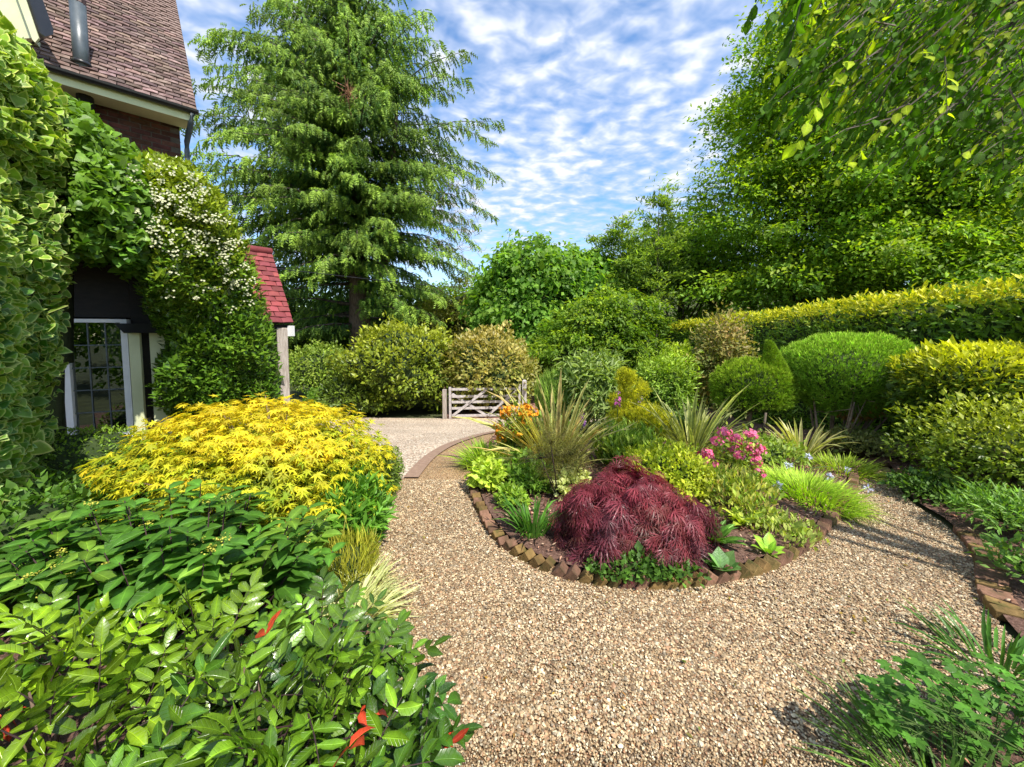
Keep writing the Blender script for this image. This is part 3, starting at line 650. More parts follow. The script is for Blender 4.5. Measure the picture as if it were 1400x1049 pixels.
# walls
w = PB(); w.prism([HP(0.15, WALLD, gzh), HP(LEN, WALLD, gzh), HP(LEN, WALLD, 5.0), HP(0.15, WALLD, 5.0)], -nh*6.0)
wall = w.obj('wall', M_mortar, house)
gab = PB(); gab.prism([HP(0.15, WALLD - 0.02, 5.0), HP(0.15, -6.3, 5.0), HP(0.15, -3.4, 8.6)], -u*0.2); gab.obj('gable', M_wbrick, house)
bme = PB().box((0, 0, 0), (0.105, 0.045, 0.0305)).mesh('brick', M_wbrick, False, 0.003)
Lw = world_loc(wall); rr_ = random.Random(8)
for c_ in range(24):
    z = 4.86 - c_*0.072
    if z < 3.2: break
    for i in range(22):
        if c_ > 16 and i > 4: continue
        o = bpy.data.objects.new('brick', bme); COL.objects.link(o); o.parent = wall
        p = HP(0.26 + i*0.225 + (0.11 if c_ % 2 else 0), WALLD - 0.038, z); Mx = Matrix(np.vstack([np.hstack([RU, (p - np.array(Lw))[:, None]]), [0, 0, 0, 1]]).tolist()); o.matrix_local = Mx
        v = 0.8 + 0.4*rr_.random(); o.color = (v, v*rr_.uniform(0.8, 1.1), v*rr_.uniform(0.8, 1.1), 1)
for z0 in np.arange(3.2, 4.9, 0.072)[:0]: pass
# soffit + fascia
s_ = PB(); s_.prism([HP(0.04, -0.03, 4.86), HP(LEN, -0.03, 4.86), HP(LEN, WALLD + 0.02, 4.86), HP(0.04, WALLD + 0.02, 4.86)], UZ*0.02); s_.obj('soffit', M_cream, house)
s_ = PB(); s_.prism([HP(0.02, -0.028, 4.84), HP(LEN, -0.028, 4.84), HP(LEN, -0.028, 4.985), HP(0.02, -0.028, 4.985)], nh*0.022); s_.obj('fascia', M_cream, house)
s_ = PB(); pts = []
for k in range(7):
    a = math.pi + math.pi*k/6; pts.append((math.cos(a)*0.055, math.sin(a)*0.055))
ring = [HP(-0.05, 0.055 + x, 4.99 + z) for x, z in pts] + [HP(-0.05, 0.055 + x*0.82, 4.99 + z*0.82) for x, z in pts[::-1]]
s_.prism(ring, -u*(LEN + 0.05)); gut = s_.obj('gutter', M_black, house)
s_ = PB(); s_.tube([HP(0.02, 0.05, 4.94), HP(0.04, 0.0, 4.82), HP(0.08, -0.30, 4.62), HP(0.08, -0.34, 4.5), HP(0.08, -0.34, 0.2)], 0.036, 10); s_.obj('downpipe', M_lead, house, True)
# roof deck and tiles
roof = PB(); roof.prism([HP(-0.02, 0.03, 5.0), HP(LEN, 0.03, 5.0), HP(LEN, 0.03, 5.0) + sl*5.0, HP(-0.02, 0.03, 5.0) + sl*5.0], -rn*0.08)
roofo = roof.obj('roof', M_dwood, house)
tw, tg = 0.168, 0.10
tme = PB()
segs = 3; top_ = []; bot = []
for j in range(segs + 1):
    x = -0.080 + 0.160*j/segs; z = 0.005*math.sin(math.pi*j/segs); top_.append((x, z))
for j in range(segs):
    (xa, za), (xb, zb_) = top_[j], top_[j + 1]
    tme.poly([(xa, 0, za + 0.032), (xb, 0, zb_ + 0.032), (xb, 0.14, zb_ + 0.010), (xa, 0.14, za + 0.010)])
    tme.poly([(xa, 0, za + 0.010), (xb, 0, zb_ + 0.010), (xb, 0, zb_ + 0.032), (xa, 0, za + 0.032)])
tme.poly([(-0.08, 0, 0.010), (-0.08, 0, 0.024), (-0.08, 0.14, 0.010)]); tme.poly([(0.08, 0, 0.010), (0.08, 0.14, 0.010), (0.08, 0, 0.024)])
def tile_roof(parent, origin, ax, up_, nrm_, ncols, nrows, tw, tg, mat, scale=1.0, nind=300, seed=1, skip=None):
    me = PB(); me.v = [tuple(np.array(p)*np.array([tw/0.168, tg/0.1, 1.0]) * np.array([1, 1, scale])) for p in tme.v]; me.f = list(tme.f); m = me.mesh('tile', mat)
    Lp = np.array(world_loc(parent)); r = random.Random(seed); R3 = np.stack([ax, up_, nrm_], 1); allt = []
    for j in range(nrows):
        for i in range(ncols):
            hf = (j % 2 == 1 and i == 0); p = origin + ax*((i + 0.5 - (0.5 if j % 2 else 0) + (0.25 if hf else 0))*tw) + up_*(j*tg - 0.03 + r.uniform(-0.005, 0.005)) + nrm_*r.uniform(0, 0.006)
            if skip and skip(p): continue
            tl = r.uniform(-0.03, 0.03); Rr = R3 @ np.array(Matrix.Rotation(tl, 3, 'Z')) @ np.array(Matrix.Rotation(r.uniform(-0.04, 0.06), 3, 'Y')); Rr = Rr @ np.diag([0.5 if hf else 1.0, 1, 1]); allt.append((p, Rr))
    Pa = np.array([a[0] for a in allt]); x, y, z = to_px(Pa); vis = (x > -10) & (x < 1410) & (y > -10); order = sorted(range(len(allt)), key=lambda k: (not vis[k], z[k])); first = set(order[:nind])
    bv, bf = [], []
    base = np.array(me.v)
    for k, (p, Rr) in enumerate(allt):
        if k in first:
            o = bpy.data.objects.new('tile', m); COL.objects.link(o); o.parent = parent; Mx = np.eye(4); Mx[:3, :3] = Rr; Mx[:3, 3] = p - Lp; o.matrix_local = Matrix(Mx.tolist())
            v = math.exp(r.gauss(0, 0.16)); o.color = (v, v*r.uniform(0.9, 1.05), v*r.uniform(0.9, 1.08), 1)
        else:
            b_ = len(bv); bv += [tuple(q) for q in (base @ Rr.T + p - Lp)]; bf += [tuple(b_ + i for i in f_) for f_ in me.f]
    if bv:
        mm = bpy.data.meshes.new('tiling'); mm.from_pydata(bv, [], bf); mm.materials.append(mat); link('tiling', mm, parent, 'stuff')
tile_roof(roofo, HP(-0.03, 0.045, 5.0) - u*0 , -u, sl, rn, 34, 44, tw, tg, M_tile, nind=300, seed=4)
vg = PB(); vg.prism([HP(-0.035, 0.05, 5.0), HP(-0.035, 0.05, 5.0) + sl*5, HP(-0.035, 0.05, 5.0) + sl*5 - rn*0.05, HP(-0.035, 0.05, 5.0) - rn*0.05], -u*0.04); vg.obj('verge', M_mortar, house)
# flue pipe through the roof
f0 = atZ(113, 92, 5.02 + 0.32); 
def on_roof(px, py):
    d = ray(px, py); o_ = np.array([0, 0, EYE]); p0 = HP(0, 0.03, 5.0); t_ = ((p0 - o_) @ rn)/(d @ rn); return o_ + d*t_
f0 = on_roof(112, 92); zc = float(to_px([f0])[2][0]); h_ = 84*zc/FPX
fl = thing('flue_pipe', 'grey metal flue pipe standing up through the brown tiled roof', 'flue', f0 - UZ*0.2)
q = PB(); q.tube([f0 - UZ*0.25, f0 + UZ*h_*0.97], 0.08, 18); q.obj('pipe', M_lead, fl, True)
q = PB(); q.tube([f0 + UZ*(h_*0.02), f0 + UZ*(h_*0.02 + 0.05)], [0.11, 0.09], 18); q.obj('collar', M_black, fl, True)
for k in range(8):
    a = k*math.pi/4; q = PB(); q.tube([f0 + UZ*h_*0.96 + np.array([math.cos(a), math.sin(a), 0])*0.07, f0 + UZ*(h_ + 0.06) + np.array([math.cos(a), math.sin(a), 0])*0.07], 0.012, 5); q.obj('spike', M_stem, fl)
f1 = HP(3.15, -0.2, 4.3)
pe = on_roof(117, 150); pz = atZ(116, 132, 4.86)
q = PB(); q.tube([pz - UZ*1.9, pz + UZ*0.1], 0.085, 14); q.obj('vent_pipe', M_black, house, True)
# dormer cheek at the top left
dm = part_of(house, 'dormer', atY(30, 20, 4.9)); YD = 4.9
def plate(pts, y, off, name, mat): q = PB(); q.prism([atY(a, b, y) for a, b in pts], off); q.obj(name, mat, dm)
plate([(24, -40), (44, -40), (73, 40), (73, 47), (62, 50), (50, 42)], YD, np.array([-0.6, 0.25, 0.02]), 'dormer_eave', M_black)
plate([(10, -40), (22, -40), (53, 52), (48, 58), (44, 54)], YD - 0.02, np.array([-0.02, 0.03, 0.0]), 'bargeboard', M_cream)
plate([(-90, -60), (10, -40), (43, 52), (-90, 62)], YD + 0.06, np.array([-0.4, 0.7, 0.0]), 'dormer_wall', M_cream)

# projecting wing with the window, behind the ivy
wing = thing('bay_wing', 'timber and plaster wing, recess shade in its near-black colour, with a leaded window among the climbers', 'house wing', (-4.7, 4.6, -0.1))
wd = nrm(np.array([0.93, 0.36, 0.0])); wn = np.array([wd[1], -wd[0], 0])
wl = atY(85, 500, 4.3); wl[2] = 0
def WP(a, d, z): q_ = wl + wd*a + wn*d; return np.array([q_[0], q_[1], z])
def wz(px_, py_):   # point on window plane
    d = ray(px_, py_); o_ = np.array([0, 0, EYE]); t_ = ((wl - o_) @ wn)/(d @ wn); p = o_ + d*t_; return (p - wl) @ wd, p[2]
a0, zt = wz(84, 436); a1, _ = wz(176, 440); _, zb = wz(90, 604); _, zg0 = wz(88, 594)
# wall around the opening
q = PB(); q.prism([WP(-2.6, 0, -0.2), WP(a0 - 0.02, 0, -0.2), WP(a0 - 0.02, 0, 2.7), WP(-2.6, 0, 2.7)], -wn*0.15)
q.prism([WP(a1 + 0.02, 0, -0.2), WP(a1 + 0.45, 0, -0.2), WP(a1 + 0.45, 0, 2.7), WP(a1 + 0.02, 0, 2.7)], -wn*0.15)
q.prism([WP(a0 - 0.018, 0, zt + 0.02), WP(a1 + 0.018, 0, zt + 0.02), WP(a1 + 0.018, 0, 2.7), WP(a0 - 0.018, 0, 2.7)], -wn*0.15)
q.prism([WP(a0 - 0.018, 0, -0.2), WP(a1 + 0.018, 0, -0.2), WP(a1 + 0.018, 0, zb), WP(a0 - 0.018, 0, zb)], -wn*0.15)
q.obj('wall', M_dwood, wing)
q = PB(); q.prism([WP(-2.6, -0.02, 2.702), WP(a1 + 0.45, -0.02, 2.702), WP(a1 + 0.45, -2.0, 2.9), WP(-2.6, -2.0, 2.9)], UZ*0.12); q.obj('flat_roof', M_dwood, wing)
q = PB(); q.prism([WP(-2.6, -2.0, -0.2), WP(a1 + 0.45, -2.0, -0.2), WP(a1 + 0.45, -2.0, 2.7), WP(-2.6, -2.0, 2.7)], -wn*0.1); q.obj('room_wall', M_room, wing)
q = PB(); q.prism([WP(-1.8, -0.152, -0.2), WP(-1.8, -2.0, -0.2), WP(-1.8, -2.0, 2.7), WP(-1.8, -0.152, 2.7)], -wd*0.1); q.prism([WP(a1 + 0.35, -0.152, -0.2), WP(a1 + 0.35, -2.0, -0.2), WP(a1 + 0.35, -2.0, 2.7), WP(a1 + 0.35, -0.152, 2.7)], wd*0.1); q.obj('room_wall', M_room, wing)
q = PB(); q.prism([WP(-0.9, 0.004, 2.42), WP(a1 + 0.44, 0.004, 2.42), WP(a1 + 0.44, 0.62, 2.36), WP(-0.9, 0.62, 2.36)], UZ*0.08); q.obj('added_shade_canopy', M_dwood, wing)  # unseen canopy, added to shade the wall above the window
q = PB(); q.prism([WP(-1.5, -0.9, zb - 0.02), WP(1.2, -0.9, zb - 0.02), WP(1.2, -1.9, zb - 0.02), WP(-1.5, -1.9, zb - 0.02)], UZ*0.05); q.obj('room_floor', M_room, wing)
q = PB(); 
for i in range(6): q.tube([WP(a1 - 0.30 + i*0.05, -0.16 - 0.02*(i % 2), zb + 0.9), WP(a1 - 0.30 + i*0.05, -0.16 - 0.02*(i % 2), zt)], 0.03, 6)
q.obj('curtain', M_curtain, wing, True)
win = part_of(wing, 'window', WP((a0 + a1)/2, 0, zb)); fw = 0.06
q = PB(); ww = lambda a, b_, c_, d_, t0, t1: q.prism([WP(a, t0, c_), WP(b_, t0, c_), WP(b_, t0, d_), WP(a, t0, d_)], wn*(t1 - t0))
ww(a0, a0 + fw, zb, zt, -0.05, 0.045); ww(a1 - fw, a1, zb, zt, -0.05, 0.045); ww(a0 + fw, a1 - fw, zt - 0.04, zt, -0.05, 0.043); ww(a0 + fw, a1 - fw, zb, zb + 0.06, -0.05, 0.043)
q.obj('frame', M_white, win)
q = PB(); q.prism([WP(a0 - 0.1, 0.003, zb - 0.05), WP(a1 + 0.1, 0.003, zb - 0.05), WP(a1 + 0.1, 0.003, zb - 0.003), WP(a0 - 0.1, 0.003, zb - 0.003)], wn*0.13); q.obj('sill', M_white, win)
ga0, ga1, gz0, gz1 = a0 + fw, a1 - fw, zb + 0.06, zt - 0.04; rs = random.Random(2)
for j in range(5):
    for i in range(3):
        xa, xb = ga0 + (ga1 - ga0)*i/3, ga0 + (ga1 - ga0)*(i + 1)/3; za, zb2 = gz0 + (gz1 - gz0)*j/5, gz0 + (gz1 - gz0)*(j + 1)/5; t1, t2 = rs.uniform(-0.004, 0.004), rs.uniform(-0.004, 0.004)
        q = PB(); q.poly([WP(xa + 0.004, t1, za + 0.004), WP(xb - 0.004, t2, za + 0.004), WP(xb - 0.004, -t1, zb2 - 0.004), WP(xa + 0.004, -t2, zb2 - 0.004)]); q.obj('pane', M_glass, win)
for i in (1, 2):
    x = ga0 + (ga1 - ga0)*i/3; q = PB(); q.bar(WP(x, 0.005, gz0), WP(x, 0.005, gz1), 0.010, 0.012, wn); q.obj('glazing_bar', M_lead, win)
for j in (1, 2, 3, 4):
    z = gz0 + (gz1 - gz0)*j/5; q = PB(); q.bar(WP(ga0, 0.006, z), WP(ga1, 0.006, z), 0.012, 0.010, UZ); q.obj('glazing_bar', M_lead, win)
# posts right of the window with black bracket
q = PB(); q.prism([WP(a1 + 0.01, 0.05, -0.1), WP(a1 + 0.11, 0.05, -0.1), WP(a1 + 0.11, 0.05, zt - 0.16), WP(a1 + 0.01, 0.05, zt - 0.16)], -wn*0.045); q.obj('door_post', M_cream, wing)
q = PB(); q.prism([WP(a1 + 0.20, 0.05, -0.1), WP(a1 + 0.36, 0.05, -0.1), WP(a1 + 0.36, 0.05, zt - 0.16), WP(a1 + 0.20, 0.05, zt - 0.16)], -wn*0.045); q.obj('door_post', M_cream, wing)
q = PB(); q.prism([WP(a1 - 0.06, 0.16, zt - 0.05), WP(a1 + 0.42, 0.16, zt - 0.05), WP(a1 + 0.36, 0.16, zt - 0.16), WP(a1 + 0.02, 0.16, zt - 0.16)], -wn*0.15); q.obj('bracket', M_black, wing)

# small red tiled porch beyond the climbers
porch = thing('porch', 'small porch with red clay tiles on a weathered timber post', 'porch', G(388, 600))
Yp = 6.3; pA = atY(400, 440, Yp); pu = nrm(np.array([math.sin(math.radians(40)), math.cos(math.radians(40)), 0])); pn = np.array([pu[1], -pu[0], 0]); pp = math.radians(56)
psl = -pn*math.cos(pp) + UZ*math.sin(pp); prn = pn*math.sin(pp) + UZ*math.cos(pp)
q = PB(); q.prism([pA, pA - pu*1.5, pA - pu*1.5 + psl*1.47, pA + psl*1.47], -prn*0.05); pro = q.obj('roof', M_dwood, porch)
tile_roof(pro, pA + prn*0.0 + pu*0.0, -pu, psl, prn, 9, 14, 0.165, 0.104, M_rtile, nind=300, seed=9)
q = PB(); q.tube([pA + psl*1.47 + prn*0.01, pA - pu*1.5 + psl*1.47 + prn*0.01], 0.07, 8); q.obj('ridge_tile', M_rtile, pro, True)
q = PB(); q.bar(pA - prn*0.06 - UZ*0.06 - pn*0.06 - pu*0.02, pA - pu*1.5 - UZ*0.12 - pn*0.1, 0.08, 0.10); q.obj('beam', M_dwood, porch)
q = PB(); q.box(pA - UZ*0.15 - pu*0.02 - pn*0.02, (0.03, 0.05, 0.085)); q.obj('beam_end', M_white, porch)
pc = atY(386, 470, Yp - 0.05); q = PB(); q.box((pc[0], pc[1], (pA[2] - 0.1 - 0.6)/2), (0.075, 0.075, (pA[2] - 0.1 + 0.6)/2), np.array(Matrix.Rotation(0.6, 3, 'Z'))); q.obj('post', M_wood, porch, bevel=0.01)

# ------------------------------------------------------------------ field gate
gpl, gpr = G(614, 573), G(716, 571); gl_ = np.linalg.norm(gpr - gpl); gd = (gpr - gpl)/gl_; gh = 0.98
gate = thing('field_gate', 'silvery wooden five-bar field gate closing the drive in front of the mounded shrubs', 'gate', (gpl + gpr)/2)
GPt = lambda a, z, d=0.0: gpl + gd*a + UZ*z + np.array([gd[1], -gd[0], 0])*d
Lg = gl_
q = PB(); q.bar(GPt(0.04, 0.02), GPt(0.04, 1.02), 0.08, 0.07, (1, 0, 0)); q.obj('stile', M_gate, gate)
q = PB(); q.bar(GPt(Lg - 0.14, 0.02), GPt(Lg - 0.14, 1.10), 0.09, 0.07, (1, 0, 0)); q.obj('stile', M_gate, gate)
for z in (0.10, 0.34, 0.54, 0.72, 0.95):
    q = PB(); q.bar(GPt(0.085, z), GPt(Lg - 0.19, z), 0.03, 0.075); q.obj('rail', M_gate, gate)
mid = Lg*0.5
for a_, b_, d_ in (((0.10, 0.10), (mid*0.98, 0.93), 0.03), ((Lg - 0.20, 0.93), (mid*1.02, 0.10), 0.03), ((0.10, 0.80), (mid*0.97, 0.10), -0.035), ((Lg - 0.2, 0.5), (Lg*0.72, 0.75), -0.035)):
    q = PB(); q.bar(GPt(a_[0], a_[1], d_), GPt(b_[0], b_[1], d_), 0.025, 0.075); q.obj('brace', M_gate, gate)
gp1 = thing('gate_post', 'square timber gate post at the right end of the field gate', 'gate post', GPt(Lg + 0.02, 0))
q = PB(); q.box(GPt(Lg + 0.02, 0.58), (0.07, 0.07, 0.62)); q.box(GPt(Lg + 0.02, 1.22), (0.072, 0.072, 0.02), None, 0.5); q.obj('post', M_gate, gp1)
gp2 = thing('gate_post', 'dark shorter gate post half hidden by shrub leaves left of the field gate', 'gate post', GPt(-0.13, 0))
q = PB(); q.box(GPt(-0.13, 0.45), (0.06, 0.06, 0.5)); q.obj('post', M_wood, gp2)

# ------------------------------------------------------------------ trees
def tree(name, label, cat, bpx, Y, lobes, ncl, cr, flat, nleaf, T, size, pal, top=None, topw=0.6, mat=None, trunk=0.3, group=None, bx=None, droop=0.3, bark=None, up=0.0, nlimb=26, lump=0.15, nup=1.0, limb_from=0.25, back=0.45, inner=0.35, szj=0.25, jit=0.2, core=0.0, outw=0.8, trunk_z=None):
    SEED[0] += 7; rng = np.random.RandomState(SEED[0])
    bX = atY(bpx, 500, Y)[0] if bx is None else bx; gz = float(terr(0, Y)); root = thing(name, label, cat, (bX, Y, gz), group)
    Ls = []
    for lb in lobes:
        px, py, rx, ry = lb[:4]; Yl = lb[4] if len(lb) > 4 else Y; c = atY(px, py, Yl); Ls.append((c, rx*Yl/FPX, ry*Yl/FPX))
    area = np.array([l[1]*l[2] for l in Ls]); cnt = (ncl*area/area.sum()).astype(int) + 1; CP, CN, CZ = [], [], []
    for (c, rx, rz), k in zip(Ls, cnt):
        P, N, zf = surf_pts(k, rng, c, (rx, rx*0.9, rz), 2, lump, 1.5, inner, -0.85, SEED[0], back); CP.append(P); CN.append(N); CZ.append(zf)
    CP = np.vstack(CP); CN = np.vstack(CN); CZ = np.concatenate(CZ); ok = CP[:, 2] > gz + 0.3; CP, CN, CZ = CP[ok], CN[ok], CZ[ok]; m = len(CP)
    crs = cr*np.exp(rng.normal(0, 0.3, m)); n = m*nleaf; ci = np.repeat(np.arange(m), nleaf)
    q = nrm(rng.normal(size=(n, 3)))*(rng.rand(n)**0.45)[:, None]; H = CN[ci]*np.array([1, 1, 0]); H = nrm(H + 1e-3)
    tl_ = rng.normal(0, 0.22, (m, 2)); q = q*np.array([1, 1, flat]); q[:, 2] += (q[:, :2]*tl_[ci]).sum(1); q = q*crs[ci][:, None]; rad = (q*H).sum(1); P = CP[ci] + q + H*crs[ci][:, None]*0.2; P[:, 2] -= droop*np.maximum(rad, 0)**1.0*0.8 + droop*0.3*(np.linalg.norm(q[:, :2], axis=1))
    A = H*outw + nrm(rng.normal(size=(n, 3)))*0.8 + np.array([0, 0, up - droop]); N = np.array([0, 0, nup]) + nrm(rng.normal(size=(n, 3)))*0.55 + CN[ci]*0.35
    zf = np.clip(0.5 + q[:, 2]/(crs[ci]*flat*2 + 1e-6)*0.6 + 0.15*(CZ[ci] - 0.5), 0, 1)
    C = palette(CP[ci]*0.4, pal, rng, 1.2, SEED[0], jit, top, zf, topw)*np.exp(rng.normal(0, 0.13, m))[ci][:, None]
    add_leaves(root, Leaves(T, P, A, N, size*np.exp(rng.normal(0, szj, n)), C), mat or M_tree)
    tz = trunk_z if trunk_z else max(float(np.mean([c[2] for c, _, _ in Ls])), gz + 1.5); pb = PB()
    tt = np.array([np.mean([c[0] for c, _, _ in Ls])*0.5 + bX*0.5, Y, tz]); b0 = np.array([bX, Y, gz - 0.1])
    pts = [b0, b0*0.97 + tt*0.03, b0*0.66 + tt*0.34 + np.append(rng.normal(0, trunk*0.3, 2), 0), b0*0.3 + tt*0.7 + np.append(rng.normal(0, trunk*0.4, 2), 0), tt]
    pb.tube(pts, [trunk*1.35, trunk, trunk*0.8, trunk*0.5, trunk*0.25], 9); pb.obj('trunk', bark or M_bark, root, True)
    lb_ = PB(); pick = rng.permutation(m)[:nlimb]
    for k in pick:
        e = CP[k]; f_ = rng.uniform(limb_from, 0.95); s0 = b0*(1 - f_) + tt*f_; midp = s0*0.5 + e*0.5 + np.array([0, 0, 0.08*np.linalg.norm(e - s0)]); rr = trunk*0.22*(1.2 - f_)
        lb_.tube([s0, midp, e], [rr*1.3, rr*0.8, rr*0.2], 5)
    lb_.obj('limbs', bark or M_bark, root, True)
    if core:
        for (c, rx, rz) in Ls: blob_core(root, c, (rx, rx*0.9, rz), 2, SEED[0], lump, 1.5, core)
    return root

# --- far woodland that closes the view
SEED[0] = 500
def woodland():
    rng = np.random.RandomState(77); n = 520; P = []; C = []
    ang = rng.uniform(-0.9, 1.25, n); R_ = rng.uniform(30, 46, n); X = np.sin(ang)*R_; Y = np.cos(ang)*R_
    hmax = np.interp(np.degrees(ang), [-52, -36, -24, -12, 0, 12, 20, 35, 75], [6, 5.5, 6.2, 3.0, 3.0, 6.5, 10, 14, 15]); z = -1.2 + rng.rand(n)**0.8*hmax
    k = 110; ci = np.repeat(np.arange(n), k); m = n*k; q = nrm(rng.normal(size=(m, 3)))*rng.rand(m)[:, None]**0.4*np.array([1.7, 1.7, 1.2]); P = np.stack([X, Y, z], 1)[ci] + q
    C = palette(P*0.15, [(0.05, 0.12, 0.02), (0.085, 0.18, 0.028), (0.13, 0.24, 0.035)], rng, 1.0, 3); A = nrm(rng.normal(size=(m, 3))); N = rng.normal(size=(m, 3)) + np.array([0, -0.5, 1])
    s_ = Leaves(ROUNDL, P, A, N, 0.34*np.exp(rng.normal(0, 0.3, m)), C); V, F, CC = s_.bulk(np.arange(m)); TRIS[0] += len(F)
    link('far_woodland', mesh_np('far_woodland', V, F, CC, M_leaf, True), None, 'stuff')
woodland()
aa = np.linspace(-1.6, 1.9, 60); Vb = []; 
for a in aa:
    hb = 3.2 + 0.8*math.sin(a*5) + (3.5 if a > 0.25 else 0); Vb += [(math.sin(a)*50, math.cos(a)*50, -1.5), (math.sin(a)*60, math.cos(a)*60, hb), (math.sin(a)*90, math.cos(a)*90, hb*1.2)]
Fb = []
for i in range(59):
    for k in (0, 1): Fb.append((i*3 + k, (i + 1)*3 + k, (i + 1)*3 + k + 1, i*3 + k + 1))
link('hillside', mesh_np('hillside', Vb, Fb, None, M_ground, True), None, 'structure')

GREEN = [(0.06, 0.135, 0.02), (0.10, 0.20, 0.028), (0.15, 0.27, 0.035)]
# --- the cedar
def cedar():
    rng = np.random.RandomState(12); Y0 = 24.0; root = thing('cedar_tree', 'very tall broad cedar with drooping green tips rising above the house and drive', 'tree', (atY(497, 500, Y0)[0], Y0, -1.2))
    ax = lambda y: atY(np.interp(y, [-80, 500], [468, 497]), y, Y0)
    def LR(y): # left and right reach in metres
        return np.interp(y, [-14, 8, 35, 75, 130, 230, 330, 400, 460], [0.2, 1.5, 3.4, 5.6, 7.0, 8.6, 8.0, 7.6, 6.4]), np.interp(y, [-14, 8, 35, 75, 130, 200, 270, 330, 400, 460], [0.2, 1.8, 3.6, 5.2, 6.2, 8.4, 7.6, 6.6, 5.6, 4.6])
    b0 = np.array([atY(497, 500, Y0)[0], Y0, -1.3]); pb = PB(); pb.tube([b0, b0 + (0, 0, 0.8), ax(440), ax(380), ax(250), ax(100), ax(-14)], [1.15, 0.85, 0.72, 0.56, 0.4, 0.2, 0.04], 14); pb.obj('trunk', M_barkl, root, True)
    pb = PB(); s1 = ax(430); e1 = atY(535, 250, Y0 - 0.6); pb.tube([s1, s1*0.6 + e1*0.4 + np.array([0.7, 0, 0]), e1, atY(545, 120, Y0)], [0.34, 0.28, 0.18, 0.06], 10); pb.obj('second_stem', M_barkl, root, True)
    br = PB(); P, A, N, Sz, C = [], [], [], [], []; nb = 370
    for i in range(nb):
        y = -10 + (460 + 10)*((i + 0.5)/nb)**0.92; o_ = ax(y); l_, r_ = LR(y); az = i*2.39996 + rng.uniform(-0.3, 0.3)
        if math.sin(az) > 0.5 and rng.rand() < 0.55: az = -az
        cx = math.cos(az); L = (r_ if cx > 0 else l_)*abs(cx) + (l_ + r_)/2*0.8*(1 - abs(cx)); L *= rng.uniform(0.62, 1.1) if rng.rand() < 0.8 else rng.uniform(1.0, 1.16)
        if y > 372 and (rng.rand() < 0.3 or (math.sin(az) < -0.5 and abs(math.cos(az)) < 0.5)): continue
        if y > 415 and rng.rand() < 0.4: continue
        d = np.array([math.cos(az), math.sin(az), 0]); side = np.array([-d[1], d[0], 0]); rise = np.interp(y, [-30, 100, 300, 460], [0.55, 0.36, 0.16, 0.0]) + rng.uniform(-0.2, 0.2)
        sag = rng.uniform(0.12, 0.26)*L
        pt = lambda s: o_ + d*L*s + UZ*(L*rise*s - sag*s*s*1.3 - 0.12*L*max(s - 0.8, 0)*2)
        br.tube([pt(0), pt(0.35), pt(0.7), pt(0.98)], [0.035 + 0.018*L*0.8, 0.05, 0.03, 0.01], 4)
        nt = int(4 + L*3.4); hue = np.exp(rng.normal(0, 0.2)); 
        for s in np.linspace(0.16, 1.0, nt):
            base = pt(s); tl = (0.25 + 1.35*(1 - s)**0.6*min(L/5, 1.2))*rng.uniform(0.6, 1.15)*np.interp(s, [0.16, 0.5, 1.0], [0.8, 1, 0.5])
            for sd_ in (-1, 1):
                dirv = nrm(side*sd_*0.95 + d*rng.uniform(0.3, 0.8)); m = max(2, int(tl*3.4))
                for q_ in (np.arange(m) + rng.rand(m))/m:
                    p = base + dirv*tl*q_ - UZ*(0.32*tl*q_*q_ + rng.uniform(0, 0.14)) + rng.normal(0, 0.06, 3)
                    a_ = nrm(dirv*rng.uniform(0.3, 1.0) + d*rng.uniform(0.2, 0.8) + rng.normal(0, 0.3, 3) - UZ*rng.uniform(0.2, 1.6)); P.append(p); A.append(a_); N.append(UZ + rng.normal(0, 0.35, 3)); Sz.append(rng.uniform(0.28, 0.52))
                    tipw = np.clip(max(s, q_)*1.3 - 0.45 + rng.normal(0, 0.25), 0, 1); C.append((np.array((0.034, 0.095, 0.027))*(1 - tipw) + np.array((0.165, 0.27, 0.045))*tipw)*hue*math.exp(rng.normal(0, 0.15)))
    br.obj('branches', M_bark, root, True, 'stuff')
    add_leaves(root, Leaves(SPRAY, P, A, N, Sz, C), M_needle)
    # dead brown spray caught in the crown
    n = 60; c = atY(478, 128, Y0 - 4.6); q = PB()
    for k in range(n):
        a = c + rng.normal(0, 0.12, 3); q.tube([a, a + rng.normal(0, 0.22, 3) + UZ*rng.uniform(-0.5, 0.35)], [0.016, 0.006], 3)
    q.obj('dead_branch', surfmat('dead_twig', [(0.28, 0.12, 0.06), (0.42, 0.22, 0.13)], 9, 0.9, 0.2), root)
    q = PB()
    for k in range(340):
        c2 = atY(rng.uniform(585, 655), rng.uniform(225, 345), Y0 + rng.uniform(-2, 2)); e = c2 + rng.normal(0, 0.35, 3) - UZ*0.15; q.tube([c2, (c2 + e)/2 + rng.normal(0, 0.08, 3), e], [0.014, 0.009, 0.004], 3)
    q.obj('bare_twigs', surfmat('grey_twig', [(0.16, 0.12, 0.08), (0.28, 0.22, 0.16)], 9, 0.9, 0.2), root, False, 'stuff')
cedar()

